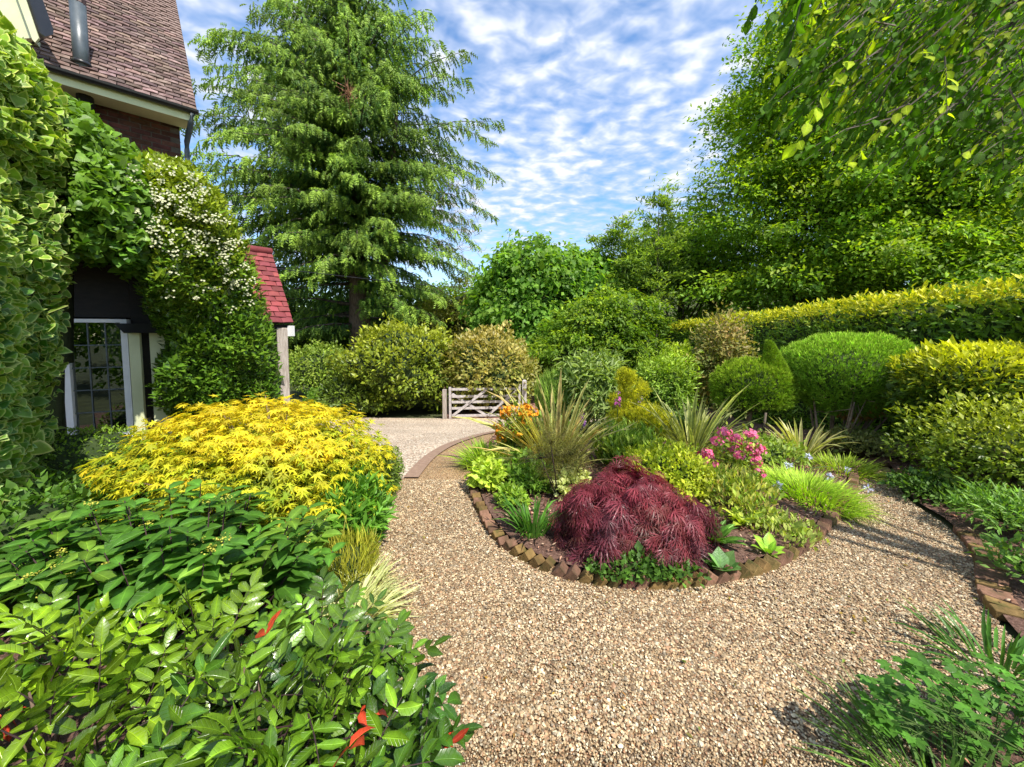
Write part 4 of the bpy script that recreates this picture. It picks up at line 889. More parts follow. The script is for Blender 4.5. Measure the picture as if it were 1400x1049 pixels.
# --- trees behind
tree('beech_tree', 'huge beech with layered bright green boughs towering behind the laurel hedge', 'tree', 1235, 19.5,
     [(1185, 110, 150, 110, 19), (1090, 90, 72, 85, 19), (1120, 200, 90, 90, 18.5), (1065, 190, 80, 90, 19), (1015, 290, 62, 70, 19), (1150, 290, 140, 110, 18), (1290, 240, 150, 140, 17), (1370, 90, 150, 140, 17), (1250, 370, 150, 62, 15.5), (1080, 385, 110, 45, 18), (1400, 370, 110, 80, 14.5)],
     950, 1.3, 0.34, 175, SIMPLE, 0.19, [(0.06, 0.15, 0.018), (0.11, 0.23, 0.024), (0.17, 0.29, 0.028)], (0.26, 0.36, 0.03), 0.6, trunk=0.42, droop=0.25, nlimb=60, inner=0.62, lump=0.2, back=0.5)
tree('beech_tree', 'smaller beech with drooping mid green tiers between the round tree and the tall beech', 'tree', 930, 24,
     [(935, 360, 62, 75, 24), (890, 370, 55, 60, 24.5), (985, 390, 70, 55, 23.5)], 200, 1.2, 0.16, 150, SIMPLE, 0.19, GREEN, (0.20, 0.29, 0.03), 0.6, trunk=0.3, droop=0.45, nlimb=26, inner=0.5, core=0.5)
def leader(px, pyt, pyb, Y, label):
    tree('young_larch', label, 'tree', px, Y, [(px, (pyt + pyb)/2 + 18, 30, (pyb - pyt)/2 + 5, Y), (px + 3, pyt + 24, 13, 28, Y)], 80, 0.5, 0.25, 60, NARROW, 0.22, [(0.09, 0.18, 0.04), (0.16, 0.26, 0.07)], None, 0, trunk=0.045, droop=0.1, up=0.5, nlimb=34, inner=0.7, back=0.8, group='feathery young trees against the sky', trunk_z=atY(px, pyt, Y)[2])
leader(897, 256, 420, 19, 'feathery young tree with the highest thin leader left of the tall beech')
leader(848, 292, 420, 20, 'feathery young tree with a thin leader just right of the round tree top')
leader(820, 322, 430, 21, 'lowest feathery young tree peeping over the right shoulder of the round tree')
leader(690, 350, 430, 27, 'wispy young tree at the left shoulder of the round tree')
tree('round_tree', 'dense round-headed tree with big drooping dark leaves behind the gate shrubs', 'tree', 745, 21,
     [(735, 400, 78, 70, 21), (730, 460, 90, 62, 20.5), (800, 400, 50, 55, 21), (700, 430, 55, 50, 20.5)], 420, 0.75, 0.7, 70, ROUNDL, 0.26, [(0.06, 0.15, 0.03), (0.09, 0.21, 0.035), (0.12, 0.25, 0.04)], (0.17, 0.30, 0.045), 0.5, trunk=0.3, droop=0.7, nlimb=10, inner=0.25, nup=0.6, outw=0.5, core=0.72, lump=0.08)
tree('dense_tree', 'tree with bright yellow-green crown in front of the dark trees left of the hedge end', 'tree', 815, 16,
     [(815, 455, 62, 48, 16), (850, 430, 50, 30, 16), (780, 490, 55, 40, 15.5), (855, 480, 40, 40, 16)], 260, 0.6, 0.3, 90, SIMPLE, 0.15, [(0.06, 0.13, 0.02), (0.10, 0.20, 0.025)], (0.22, 0.33, 0.04), 0.7, trunk=0.15, droop=0.25, nlimb=16, inner=0.35, core=0.6)
tree('scrubby_tree', 'hazy olive scrub tree between the cedar and the round tree', 'tree', 640, 27,
     [(640, 430, 55, 45, 27), (605, 460, 40, 40, 27), (680, 410, 30, 28, 27)], 170, 0.9, 0.6, 80, NARROW, 0.26, [(0.09, 0.12, 0.03), (0.14, 0.17, 0.05), (0.08, 0.13, 0.03)], None, trunk=0.2, droop=0.2, nlimb=20, core=0.6)
tree('woodland_tree', 'dark leafy tree filling the gap left of the cedar trunk', 'tree', 410, 29,
     [(410, 450, 60, 50, 29), (350, 440, 60, 60, 29)], 190, 1.0, 0.5, 80, SIMPLE, 0.3, GREEN, None, trunk=0.25, nlimb=12, core=0.6)
tree('woodland_tree', 'leafy tree directly behind the cedar trunk', 'tree', 560, 31,
     [(540, 450, 60, 40, 31), (590, 430, 45, 45, 31)], 150, 1.0, 0.5, 80, SIMPLE, 0.3, GREEN, None, trunk=0.25, nlimb=12, core=0.6)
bush('garden_shrub', 'pale green arching shrub seen between the porch post and the cedar trunk', 'shrub', 395, 482, 470, 580, 17, SIMPLE, 0.13, 4500, [(0.09, 0.16, 0.03), (0.16, 0.25, 0.04), (0.20, 0.26, 0.06)], lump=0.22, shell=0.4, core=0.7)
bush('garden_shrub', 'low dark green shrub at the foot of the cedar', 'shrub', 425, 500, 530, 590, 15, SIMPLE, 0.10, 2500, GREEN, lump=0.2, core=0.75)
tree('dense_tree', 'dark evergreen tree at the far right behind the beech boughs', 'tree', 1430, 20,
     [(1330, 300, 130, 140, 20), (1450, 150, 140, 160, 20), (1120, 380, 120, 70, 19), (1200, 250, 130, 120, 20)], 420, 1.2, 0.4, 80, SIMPLE, 0.24, [(0.05, 0.12, 0.018), (0.09, 0.18, 0.024)], None, trunk=0.35, nlimb=26, core=0.55)

# rhododendron mounds by the gate
bush('rhododendron', 'big rounded olive-green rhododendron mound left of the gate', 'shrub', 462, 640, 438, 572, 13.6, SIMPLE, 0.14, 10500, [(0.07, 0.12, 0.018), (0.13, 0.19, 0.025), (0.20, 0.25, 0.03)], (0.30, 0.34, 0.04), 0.6, mat=M_semi, lump=0.24, freq=1.6, power=1.75, depth=2.0, core=0.85, zmin=-0.8)
bush('rhododendron', 'lower dark skirt of rhododendron sprawling left along the drive edge', 'shrub', 440, 545, 515, 577, 13.2, SIMPLE, 0.13, 3500, [(0.06, 0.11, 0.018), (0.11, 0.17, 0.025)], None, 0, mat=M_semi, lump=0.16, depth=1.2, core=0.85)
bush('rhododendron', 'tall rounded rhododendron with cream and pinkish leaf tips behind the gate', 'shrub', 600, 738, 453, 560, 13.9, SIMPLE, 0.15, 8000, [(0.10, 0.14, 0.03), (0.20, 0.22, 0.07), (0.34, 0.31, 0.13)], (0.38, 0.30, 0.14), 0.45, mat=M_semi, lump=0.2, freq=1.6, depth=1.8, core=0.8, zmin=-0.8, power=2.1)

# --- clipped laurel hedge
def hedge():
    rng = np.random.RandomState(31); A0 = np.array([5.95, 1.6]); A1 = np.array([8.05, 22.0]); d = A1 - A0; L = np.linalg.norm(d); d /= L; nr = np.array([-d[1], d[0]])  # nr to the left
    root = thing('laurel_hedge', 'long clipped laurel hedge with bright yellow-green top running away on the right', 'hedge', (A0[0], A0[1], 0))
    topz = lambda s: EYE + 0.64 - 0.024*s + 0.02*np.sin(s*1.3)
    n = 38000; s = L*rng.rand(n)**1.35; part = rng.rand(n); top = part < 0.34; z0 = terr(0, A0[1] + s*d[1]); w = 0.75
    h = rng.rand(n); z = np.where(top, topz(s) + rng.normal(0, 0.035, n), z0 + (topz(s) - z0)*h); off = np.where(top, rng.uniform(-2*w, 0, n), rng.normal(0, 0.05, n) - 0.04)
    bulge = 0.10*noise(np.stack([s, z, 0*s], 1), 0.9, 4); off = off + np.where(top, 0, bulge); z = z + np.where(top, 0.05*noise(np.stack([s, off, 0*s], 1), 1.4, 9), 0)
    z = z + np.where(rng.rand(n) < 0.03, rng.rand(n)*0.13, 0)*top; off = off + np.where(rng.rand(n) < 0.03, rng.rand(n)*0.10, 0); xy = A0 + d*s[:, None] + nr*(off[:, None]); P = np.stack([xy[:, 0], xy[:, 1], z], 1)
    Nn = np.where(top[:, None], np.array([0, 0, 1.0]), np.array([nr[0], nr[1], 0.35])); R = nrm(rng.normal(size=(n, 3))); A = Nn*0.55 + np.array([0, 0, 0.35]) + R*0.75; NN = Nn*0.6 + np.array([nr[0], nr[1], 0.8])*0.5 + nrm(rng.normal(size=(n, 3)))*0.5
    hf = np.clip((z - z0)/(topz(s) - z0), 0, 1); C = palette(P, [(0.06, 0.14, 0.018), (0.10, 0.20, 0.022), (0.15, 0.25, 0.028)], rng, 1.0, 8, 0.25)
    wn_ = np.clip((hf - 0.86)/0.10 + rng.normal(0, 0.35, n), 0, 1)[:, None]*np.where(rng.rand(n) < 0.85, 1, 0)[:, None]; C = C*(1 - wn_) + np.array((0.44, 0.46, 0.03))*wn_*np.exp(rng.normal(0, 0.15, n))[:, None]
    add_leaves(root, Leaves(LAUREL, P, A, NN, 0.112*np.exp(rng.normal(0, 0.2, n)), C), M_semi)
    q = PB(); 
    for k in range(12):
        s0, s1 = L*k/12, L*(k + 1)/12 - 0.002
        p = [A0 + d*s0 - nr*0.12, A0 + d*s1 - nr*0.12, A0 + d*s1 - nr*1.4, A0 + d*s0 - nr*1.4]; zt_ = float(topz(np.array(s0))) - 0.1; q.prism([(a[0], a[1], float(terr(0, a[1])) - 0.05) for a in p], (0, 0, zt_ - float(terr(0, p[0][1]))))
    q.obj('inner_growth', M_core, root)
hedge()

# --- shrubs on the right
bush('laurel_shrub', 'clipped dome of laurel with yellow-green top in front of the tall hedge', 'shrub', 1236, 1450, 474, 600, 4.6, LAUREL, 0.078, 10500, [(0.05, 0.10, 0.013), (0.09, 0.16, 0.018)], (0.42, 0.46, 0.035), 1.0, mat=M_semi, power=2.8, lump=0.05, depth=0.6, szj=0.3, core=0.86, ori=dict(out=0.6, up=0.35, rnd=0.6), ind=40)
bush('azalea_shrub', 'open azalea shrub with bare twigs and small light leaves leaning over the right path edge', 'shrub', 1268, 1480, 556, 740, 3.7, SIMPLE, 0.05, 7000, [(0.06, 0.12, 0.016), (0.11, 0.18, 0.022), (0.18, 0.25, 0.03)], (0.33, 0.38, 0.05), 0.6, mat=M_semi, power=2.2, lump=0.26, shell=0.6, depth=0.75, core=0.42, stems=44, sr=0.006, stem_mat=M_barkl, ind=80)
def ball_tree():
    r = bush('ball_topped_conifer', 'round clipped conifer with a flat green top on several bare dark stems', 'tree', 1072, 1246, 457, 572, 5.75, TUFT, 0.055, 17000, [(0.10, 0.21, 0.03), (0.16, 0.30, 0.04)], (0.27, 0.44, 0.06), 0.9, mat=M_needle, power=2.5, lump=0.05, freq=3, depth=0.7, core=0.62, taper=0.5, zmin=-0.8, stems=0, ori=dict(out=0.6, up=0.6, rnd=0.35), shell=0.16)
    root, rng, c, rr = r; b0 = G(1133, 621); q = PB()
    for k in range(13):
        a = rng.uniform(0, 6.28); e = np.array([c[0] + math.cos(a)*rr[0]*rng.uniform(0.3, 0.85), c[1] + math.sin(a)*rr[1]*0.8, c[2] - rr[2]*rng.uniform(0.1, 0.5)]); s0 = b0 + np.array([rng.uniform(-0.05, 0.05), rng.uniform(-0.05, 0.05), 0]); m = s0*0.55 + e*0.45 - UZ*0.12 + rng.normal(0, 0.03, 3); m[2] -= 0.02; q.tube([s0, m, e], [0.028, 0.020, 0.008], 6)
        for j in range(5):
            u_ = rng.uniform(0.4, 1.0); p = m*(1 - u_) + e*u_; q.tube([p, p + rng.normal(0, 0.14, 3) + UZ*0.1], [0.007, 0.002], 4)
    q.obj('stems', surfmat('bark_conifer', [(0.12, 0.08, 0.055), (0.26, 0.18, 0.13), (0.38, 0.28, 0.21)], 14, 0.9, 0.8, (1, 1, 0.3)), root, True)
    # brown dead inner sprays on the lower right
    n = 3600; u_ = nrm(rng.normal(size=(n, 3))); u_ = u_[(u_[:, 2] < -0.12 + 0.25*u_[:, 0]) & (u_[:, 0] > -0.05)]; P = np.array(c) + u_*((np.abs(u_)**2.5).sum(1)**-0.4)[:, None]*np.array(rr)*rng.uniform(0.88, 1.03, len(u_))[:, None]; kz = 1 - 0.5*np.clip(-u_[:, 2], 0, 1); P[:, :2] = np.array(c)[:2] + (P[:, :2] - np.array(c)[:2])*kz[:, None]
    add_leaves(root, Leaves(TUFT, P, u_ - UZ*0.3, rng.normal(size=u_.shape), 0.055, palette(P, [(0.26, 0.13, 0.06), (0.36, 0.22, 0.13)], rng)), M_needle, 'dead_foliage')
ball_tree()
def bonsai():
    root, rng, c, rr = bush('dwarf_conifer', 'dwarf conifer on a single trunk, lime green dome with a pointed tip', 'tree', 974, 1082, 492, 570, 5.9, TUFT, 0.05, 7500, [(0.11, 0.22, 0.02), (0.19, 0.31, 0.03)], (0.28, 0.40, 0.035), 0.7, mat=M_needle, power=2.2, lump=0.08, core=0.82, zmin=-0.55, stems=0, ori=dict(out=0.6, up=0.5, rnd=0.4), shell=0.16, depth=0.5)
    b0 = G(1020, 612); q = PB(); q.tube([b0 - UZ*0.05, b0 + UZ*0.2 + np.array([0.01, 0, 0]), np.array(c) - UZ*0.1], [0.055, 0.045, 0.03], 9); q.obj('trunk', M_barkl, root, True)
    n = 2200; tip = atY(1051, 466, 5.75); bs = atY(1062, 520, 5.75); k = rng.rand(n)**0.7; P = tip*(1 - k[:, None]) + bs*k[:, None]; a = rng.uniform(0, 6.28, n); o_ = np.stack([np.cos(a), np.sin(a), 0*a], 1); P = P + o_*(0.02 + 0.19*k[:, None])
    add_leaves(root, Leaves(TUFT, P, o_*0.7 + UZ*0.7, rng.normal(size=(n, 3)), 0.05, palette(P, [(0.13, 0.24, 0.025), (0.2, 0.32, 0.03)], rng)), M_needle, 'tip_foliage')
    b1 = G(1042, 600); q = PB(); q.tube([b1, b1 + UZ*0.5 + np.array([0.05, 0, 0])], [0.03, 0.02], 7); q.obj('second_stem', M_bark, root, True)
bonsai()
bush('photinia_shrub', 'upright loose shrub with reddish and cream speckled leaves in front of the hedge', 'shrub', 945, 1030, 428, 580, 8.2, SIMPLE, 0.085, 5000, [(0.09, 0.15, 0.04), (0.17, 0.19, 0.07), (0.28, 0.21, 0.12)], (0.33, 0.24, 0.14), 0.3, lump=0.3, freq=3, shell=0.65, depth=0.55, core=0.35, power=2.0)
bush('garden_shrub', 'light green feathery shrub left of the speckled upright shrub', 'shrub', 862, 950, 484, 575, 8.0, NARROW, 0.10, 5500, [(0.10, 0.20, 0.04), (0.18, 0.30, 0.05)], (0.30, 0.42, 0.05), 0.5, lump=0.34, freq=2.6, shell=0.65, core=0.5, depth=0.55)
bush('garden_shrub', 'small yellow-green sprig shrub rising against the dark hedge face', 'shrub', 905, 955, 470, 520, 8.6, SIMPLE, 0.09, 1300, [(0.22, 0.33, 0.03), (0.30, 0.40, 0.04)], lump=0.3, shell=0.6, core=0.3, depth=0.4)
bush('buddleia_shrub', 'silvery green long-leaved shrub behind the striped sword-leaved clump', 'shrub', 765, 858, 486, 590, 7.6, t_simple(0.12, 0.04, 0.4), 0.15, 4200, [(0.14, 0.22, 0.08), (0.22, 0.31, 0.14), (0.10, 0.18, 0.05)], lump=0.34, freq=2.6, shell=0.65, core=0.5, depth=0.6)
bush('lavender_mound', 'soft pale green mound of fine upright foliage behind the orange blooms', 'shrub', 728, 800, 514, 580, 7.8, GRASS, 0.22, 4200, [(0.13, 0.24, 0.05), (0.2, 0.32, 0.07)], lump=0.08, shell=0.3, core=0.8, ori=dict(out=0.4, up=1.4, rnd=0.25), stems=0, depth=0.5)
def golden_conifer():
    root, rng, c, rr = bush('golden_conifer', 'golden yellow tiered conifer in the middle of the central bed', 'shrub', 832, 915, 556, 602, 5.9, TUFT, 0.055, 5200, [(0.34, 0.38, 0.03), (0.44, 0.46, 0.04), (0.22, 0.32, 0.03)], (0.52, 0.54, 0.05), 0.7, mat=M_needle, lump=0.2, freq=3.5, core=0.72, depth=0.4, ori=dict(out=0.5, up=0.7, rnd=0.4), shell=0.3)
    for k, (px, py, r1, r2) in enumerate(((856, 516, 13, 12), (866, 532, 22, 14), (852, 548, 20, 12))):
        cc = atY(px, py, 6.0); a, b_ = r1*6/FPX, r2*6/FPX; P, N, zf = surf_pts(1100, rng, cc, (a, a, b_), 2, 0.15, 3, 0.5, -1, 40 + k); A, Nn = orient(N, rng, out=0.4, up=0.8)
        add_leaves(root, Leaves(TUFT, P, A, Nn, 0.05, palette(P, [(0.36, 0.40, 0.03), (0.50, 0.52, 0.05)], rng)), M_needle, 'top_foliage')
    q = PB(); q.tube([np.array([c[0], c[1], -0.2]), atY(858, 520, 6.0)], [0.03, 0.01], 6); q.obj('trunk', M_barkl, root, True)
golden_conifer()
def flowers(name, label, cat, px0, px1, py0, py1, Y, heads, per, fsz, hr, cols, pal, stemn=14, group=None, leaf=0.06, nleaf=700, base_px=None):
    SEED[0] += 7; rng = np.random.RandomState(SEED[0]); cx = (px0 + px1)/2; b = np.array([atY(cx, 600, Y)[0], Y, float(terr(0, Y)) + 0.05]); root = thing(name, label, cat, b, group)
    q = PB(); lp = []; 
    for k in range(heads):
        hy = rng.uniform(py0, py1); h = atY(rng.uniform(px0, px1), hy, Y + rng.uniform(-0.15, 0.15)); q.tube([b + rng.normal(0, 0.03, 3)*[1, 1, 0], b*0.45 + h*0.55 + rng.normal(0, 0.02, 3), h], [0.007, 0.005, 0.003], 5)
        P = h + nrm(rng.normal(size=(per, 3)))*hr*[1, 1, 0.7]; A = rng.normal(size=(per, 3)); Nn = (P - h)*20 + UZ*0.4 + rng.normal(0, 0.2, (per, 3)); Nn = nrm(Nn); A = np.cross(Nn, rng.normal(size=(per, 3)))
        add_leaves(root, Leaves(PETAL, P, A, Nn, fsz*np.exp(rng.normal(0, 0.15, per)), palette(P, cols, rng, 3, k, 0.12)), M_petal, 'flower_head', smooth=False)
        for j in range(max(nleaf//heads, 1)): lp.append(h + rng.normal(0, 0.06, 3) - UZ*rng.uniform(0.0, 0.35)**1.0 + (b - h)*[1, 1, 0]*rng.uniform(0, 0.5))
    q.obj('stems', M_stemg, root, True)
    lp = np.array(lp); n = len(lp); A, Nn = orient(nrm(rng.normal(size=(n, 3))*[1, 1, 0.3] + UZ*0.2), rng)
    add_leaves(root, Leaves(SIMPLE, lp, A, Nn, leaf*np.exp(rng.normal(0, 0.2, n)), palette(lp, pal, rng, 3, 5)), M_leaf)
    return root
flowers('azalea_bush', 'orange flowering azalea half hidden by the left striped sword leaves', 'shrub', 680, 730, 556, 602, 4.95, 34, 22, 0.04, 0.065, [(0.85, 0.28, 0.02), (0.90, 0.42, 0.03), (0.80, 0.5, 0.05)], [(0.12, 0.22, 0.03), (0.2, 0.3, 0.04)], nleaf=900)
flowers('azalea_bush', 'pink flowering azalea with round blooms right of the centre of the bed', 'shrub', 955, 1042, 588, 650, 4.0, 30, 24, 0.036, 0.056, [(0.80, 0.10, 0.22), (0.85, 0.22, 0.38), (0.70, 0.14, 0.30)], [(0.17, 0.26, 0.04), (0.28, 0.36, 0.06)], nleaf=1000, leaf=0.055)

# --- striped sword-leaved clumps
STR = (0.50, 0.48, 0.26)
blades('phormium', 'largest striped sword-leaved clump with bronze-green blades at the left of the bed', 'plant', 760, 655, 0.98, 150, BLN, [(0.13, 0.12, 0.04), (0.20, 0.20, 0.07), (0.28, 0.17, 0.08)], M_semi, 0.75, 0.16, ind=110, E=STR, group=None, szj=0.22, Y=4.75)
blades('phormium', 'green and cream striped sword-leaved clump beside the golden conifer', 'plant', 945, 640, 0.95, 110, BLN, [(0.10, 0.15, 0.06), (0.15, 0.20, 0.08)], M_semi, 0.75, 0.12, ind=75, E=(0.46, 0.48, 0.26), Y=5.2)
blades('phormium', 'small pale striped sword-leaved clump under the round clipped conifer', 'plant', 1096, 630, 0.62, 46, BL, [(0.14, 0.18, 0.08), (0.20, 0.22, 0.11)], M_semi, 0.65, 0.09, ind=40, E=(0.5, 0.5, 0.32), Y=5.1)
blades('iris_clump', 'dark green upright iris clump standing in the bark mulch', 'plant', 728, 738, 0.36, 95, BLI, [(0.05, 0.15, 0.03), (0.09, 0.22, 0.04)], M_semi, 0.36, 0.08, ind=70)
blades('lime_grass', 'lime green grass tuft at the far left tip of the bed beside the path', 'grass clump', 668, 640, 0.34, 420, GRASS, [(0.16, 0.30, 0.03), (0.26, 0.40, 0.05)], M_leaf, 0.8, 0.24, Y=4.9)
blades('lime_grass', 'wide bright lime carpet of grassy leaves spilling over the right front of the bed', 'grass clump', 1100, 700, 0.20, 2500, [GRASS, GRASS2], [(0.18, 0.33, 0.03), (0.27, 0.44, 0.05), (0.34, 0.48, 0.08)], M_leaf, 0.7, 0.31, Y=3.85, ry=0.5)
blades('lime_grass', 'lime grassy tuft behind the right carpet near the end of the path', 'grass clump', 1150, 650, 0.22, 700, [GRASS, GRASS2], [(0.20, 0.33, 0.04), (0.30, 0.42, 0.06)], M_leaf, 0.9, 0.32, Y=4.6)
bush('heuchera_clump', 'lime leafed clump on the left bed edge beside the gravel', 'plant', 642, 694, 632, 690, 4.05, ROUNDL, 0.065, 900, [(0.22, 0.34, 0.04), (0.34, 0.45, 0.08)], lump=0.2, shell=0.5, core=0.5, stems=0, depth=0.28, ind=60, zmin=-0.2)
bush('ground_cover', 'small green leafy clump behind the iris', 'plant', 690, 745, 625, 680, 4.1, SIMPLE, 0.07, 900, [(0.09, 0.19, 0.03), (0.15, 0.27, 0.04)], lump=0.2, shell=0.5, core=0.5, stems=0, depth=0.28, ind=30, zmin=-0.2)
bush('ground_cover', 'fresh leafy perennial filling between the fennel and the lime clump', 'plant', 700, 760, 640, 700, 3.95, NARROW, 0.08, 900, [(0.10, 0.22, 0.03), (0.18, 0.32, 0.05)], lump=0.2, shell=0.6, core=0.4, stems=0, depth=0.25, ind=20, zmin=-0.2)
blades('sedge_tuft', 'fine olive grass tuft beside the orange azalea and the largest sword-leaved clump', 'grass clump', 700, 625, 0.42, 260, GRASS2, [(0.16, 0.24, 0.04), (0.26, 0.32, 0.07)], M_leaf, 0.9, 0.12, Y=4.6)
bush('ground_cover', 'low clump of leaves at the brick edge left of the iris', 'plant', 678, 722, 668, 702, 3.55, SIMPLE, 0.05, 500, [(0.12, 0.24, 0.03), (0.22, 0.34, 0.05)], lump=0.2, shell=0.5, core=0.5, stems=0, zmin=-0.1)
bush('variegated_nettle', 'pale silver-green leafy patch between the iris and the purple maple', 'plant', 752, 808, 646, 700, 3.75, ROUNDL, 0.05, 900, [(0.36, 0.44, 0.24), (0.48, 0.52, 0.32), (0.24, 0.34, 0.1)], lump=0.15, shell=0.5, core=0.5, stems=0, depth=0.25, ind=40, zmin=-0.2)
bush('spirea_shrub', 'spreading yellow-green shrub just behind the purple maple', 'shrub', 855, 968, 616, 690, 3.85, SIMPLE, 0.045, 4500, [(0.22, 0.32, 0.03), (0.34, 0.42, 0.04), (0.44, 0.48, 0.06)], lump=0.2, freq=3, shell=0.4, core=0.7, depth=0.4, ind=40)
bush('perennial_clump', 'mid green leafy perennials between the foxgloves and the golden conifer', 'plant', 812, 905, 590, 665, 4.8, NARROW, 0.10, 2600, [(0.10, 0.20, 0.04), (0.18, 0.29, 0.05), (0.28, 0.36, 0.08)], lump=0.25, shell=0.6, core=0.6, depth=0.5, ori=dict(out=0.4, up=0.9, rnd=0.6))
bush('perennial_clump', 'yellowish leafy stems right of the purple maple under the pink azalea', 'plant', 955, 1050, 650, 735, 3.5, [NARROW, SIMPLE], 0.062, 1300, [(0.20, 0.30, 0.05), (0.42, 0.44, 0.14), (0.14, 0.26, 0.04), (0.40, 0.30, 0.14)], lump=0.35, freq=3, shell=0.85, core=0.0, depth=0.4, ori=dict(out=0.4, up=0.9, rnd=0.6), ind=20)
bush('ground_cover', 'mixed low green cover filling the middle of the bed behind the azalea', 'plant', 985, 1085, 600, 650, 5.0, SIMPLE, 0.06, 1500, [(0.12, 0.22, 0.04), (0.24, 0.32, 0.08)], lump=0.25, shell=0.6, core=0.6, depth=0.5, stems=0, zmin=-0.1)
bush('ground_cover', 'grey-green low cover in front of the bare stems of the round conifer', 'plant', 1130, 1215, 592, 640, 5.3, SIMPLE, 0.05, 1500, [(0.18, 0.22, 0.10), (0.26, 0.28, 0.15), (0.12, 0.18, 0.06)], lump=0.25, shell=0.6, core=0.5, depth=0.4, stems=0, zmin=-0.1)
bush('ground_cover', 'green filler leaves behind the left striped clump near the drive', 'plant', 690, 790, 575, 640, 6.3, SIMPLE, 0.08, 1800, [(0.10, 0.20, 0.03), (0.18, 0.28, 0.05)], lump=0.2, shell=0.5, core=0.7, depth=0.6, stems=0)
bush('ground_cover', 'dark low foliage between the golden conifer and the dwarf conifer', 'plant', 895, 965, 570, 615, 7.0, SIMPLE, 0.08, 1800, [(0.05, 0.11, 0.02), (0.10, 0.17, 0.04)], lump=0.2, shell=0.5, core=0.7, depth=0.7, stems=0)
bush('ground_cover', 'dark green leaves tucked under the front skirt of the purple maple', 'plant', 800, 960, 765, 806, 2.5, ROUNDL, 0.035, 900, [(0.04, 0.10, 0.02), (0.07, 0.16, 0.03)], lump=0.2, shell=0.5, core=0.5, depth=0.12, stems=0, zmin=-0.1, ind=30)
# broad-leaved plants at the front right of the bed
def rosette(name, label, px, py, n, L, T, pal, lean, mat=M_semi, E=None, rad=0.03, cat='plant', lift=0.05):
    SEED[0] += 7; rng = np.random.RandomState(SEED[0]); b = G(px, py) + UZ*lift; root = thing(name, label, cat, b)
    a = np.arange(n)*2.4 + rng.uniform(0, 0.6, n); ln = lean*(0.35 + 0.65*np.arange(n)/n) + rng.normal(0, 0.1, n); out = np.stack([np.cos(a), np.sin(a), 0*a], 1)
    A = out*np.sin(ln)[:, None] + UZ*np.cos(ln)[:, None]; N = -out*np.cos(ln)[:, None] + UZ*np.sin(ln)[:, None] + rng.normal(0, 0.15, (n, 3)); P = b + out*rad*rng.rand(n)[:, None]; Sz = L*rng.uniform(0.6, 1.1, n)
    add_leaves(root, Leaves(T, P, A, N, Sz, palette(P, pal, rng, 3, 2, 0.15), E), mat, ind=n); return root
rosette('arum_plant', 'dark green broad-leaved clump right beside the purple maple', 975, 752, 26, 0.22, t_oval(0.16, 0.04, 0.3), [(0.06, 0.16, 0.03), (0.09, 0.21, 0.04)], 0.9)
rosette('arum_plant', 'glossy mottled arrow-shaped leaves at the brick edge under the dark clump', 985, 785, 14, 0.12, HEART, [(0.06, 0.16, 0.05), (0.12, 0.24, 0.09)], 1.2, rad=0.06)
rosette('hosta', 'small fresh green hosta at the front right brick edge', 1052, 766, 11, 0.13, t_oval(0.3, 0.04, 0.3), [(0.17, 0.33, 0.04), (0.24, 0.42, 0.06)], 1.15)
rosette('hosta', 'little light green seedling right of the small hosta', 1092, 742, 10, 0.10, t_oval(0.25, 0.04, 0.3), [(0.17, 0.31, 0.04), (0.24, 0.38, 0.06)], 1.2)
rosette('hosta', 'light green broad leaves showing through the yellow stems above the dark clump', 1015, 725, 14, 0.19, t_oval(0.2, 0.04, 0.4), [(0.25, 0.36, 0.05), (0.34, 0.44, 0.08)], 1.0)
bush('ground_cover', 'wispy pale low leaves between the small hosta and the lime carpet', 'plant', 1020, 1110, 715, 760, 3.05, [NARROW, ROUNDL], 0.045, 650, [(0.18, 0.28, 0.06), (0.32, 0.38, 0.14), (0.12, 0.2, 0.05)], lump=0.2, shell=0.7, core=0.0, depth=0.3, stems=0, zmin=0.0, ori=dict(out=0.5, up=0.8, rnd=0.6))
def foxglove(px, pyt, pyb, Y, col, label):
    SEED[0] += 3; rng = np.random.RandomState(SEED[0]); t0 = atY(px, pyt, Y); b0 = np.array([t0[0], Y, float(terr(0, Y)) + 0.05]); root = thing('foxglove', label, 'flower', b0); q = PB(); q.tube([b0, t0], [0.008, 0.003], 5); q.obj('stem', M_stemg, root, True)
    zb_ = atY(px, pyb, Y)[2]; n = 46; k = rng.rand(n); P = np.stack([t0[0] + 0*k, Y + 0*k, t0[2] + (zb_ - t0[2])*k], 1); a = rng.uniform(0, 6.28, n); o_ = np.stack([np.cos(a), np.sin(a), -0.6 + 0*a], 1); P = P + o_*0.012
    add_leaves(root, Leaves(t_simple(0.3, -0.1, 0.1), P, o_, rng.normal(size=(n, 3)) + UZ, 0.03 + 0.035*k, palette(P, col, rng, 3, 1, 0.1)), M_petal, 'bells')
PK = [(0.75, 0.14, 0.42), (0.62, 0.22, 0.5)]; PU = [(0.42, 0.16, 0.50), (0.55, 0.28, 0.62)]; PL = [(0.6, 0.42, 0.58), (0.7, 0.5, 0.6)]
foxglove(845, 532, 556, 5.7, PK, 'rose pink foxglove spike against the golden conifer top'); foxglove(876, 530, 555, 6.2, PL, 'pale lilac foxglove spike right of the golden conifer top')
foxglove(796, 562, 580, 5.2, PU, 'purple foxglove spike among the left striped blades'); foxglove(834, 575, 600, 5.0, PL, 'soft mauve foxglove spike left of the golden conifer base')
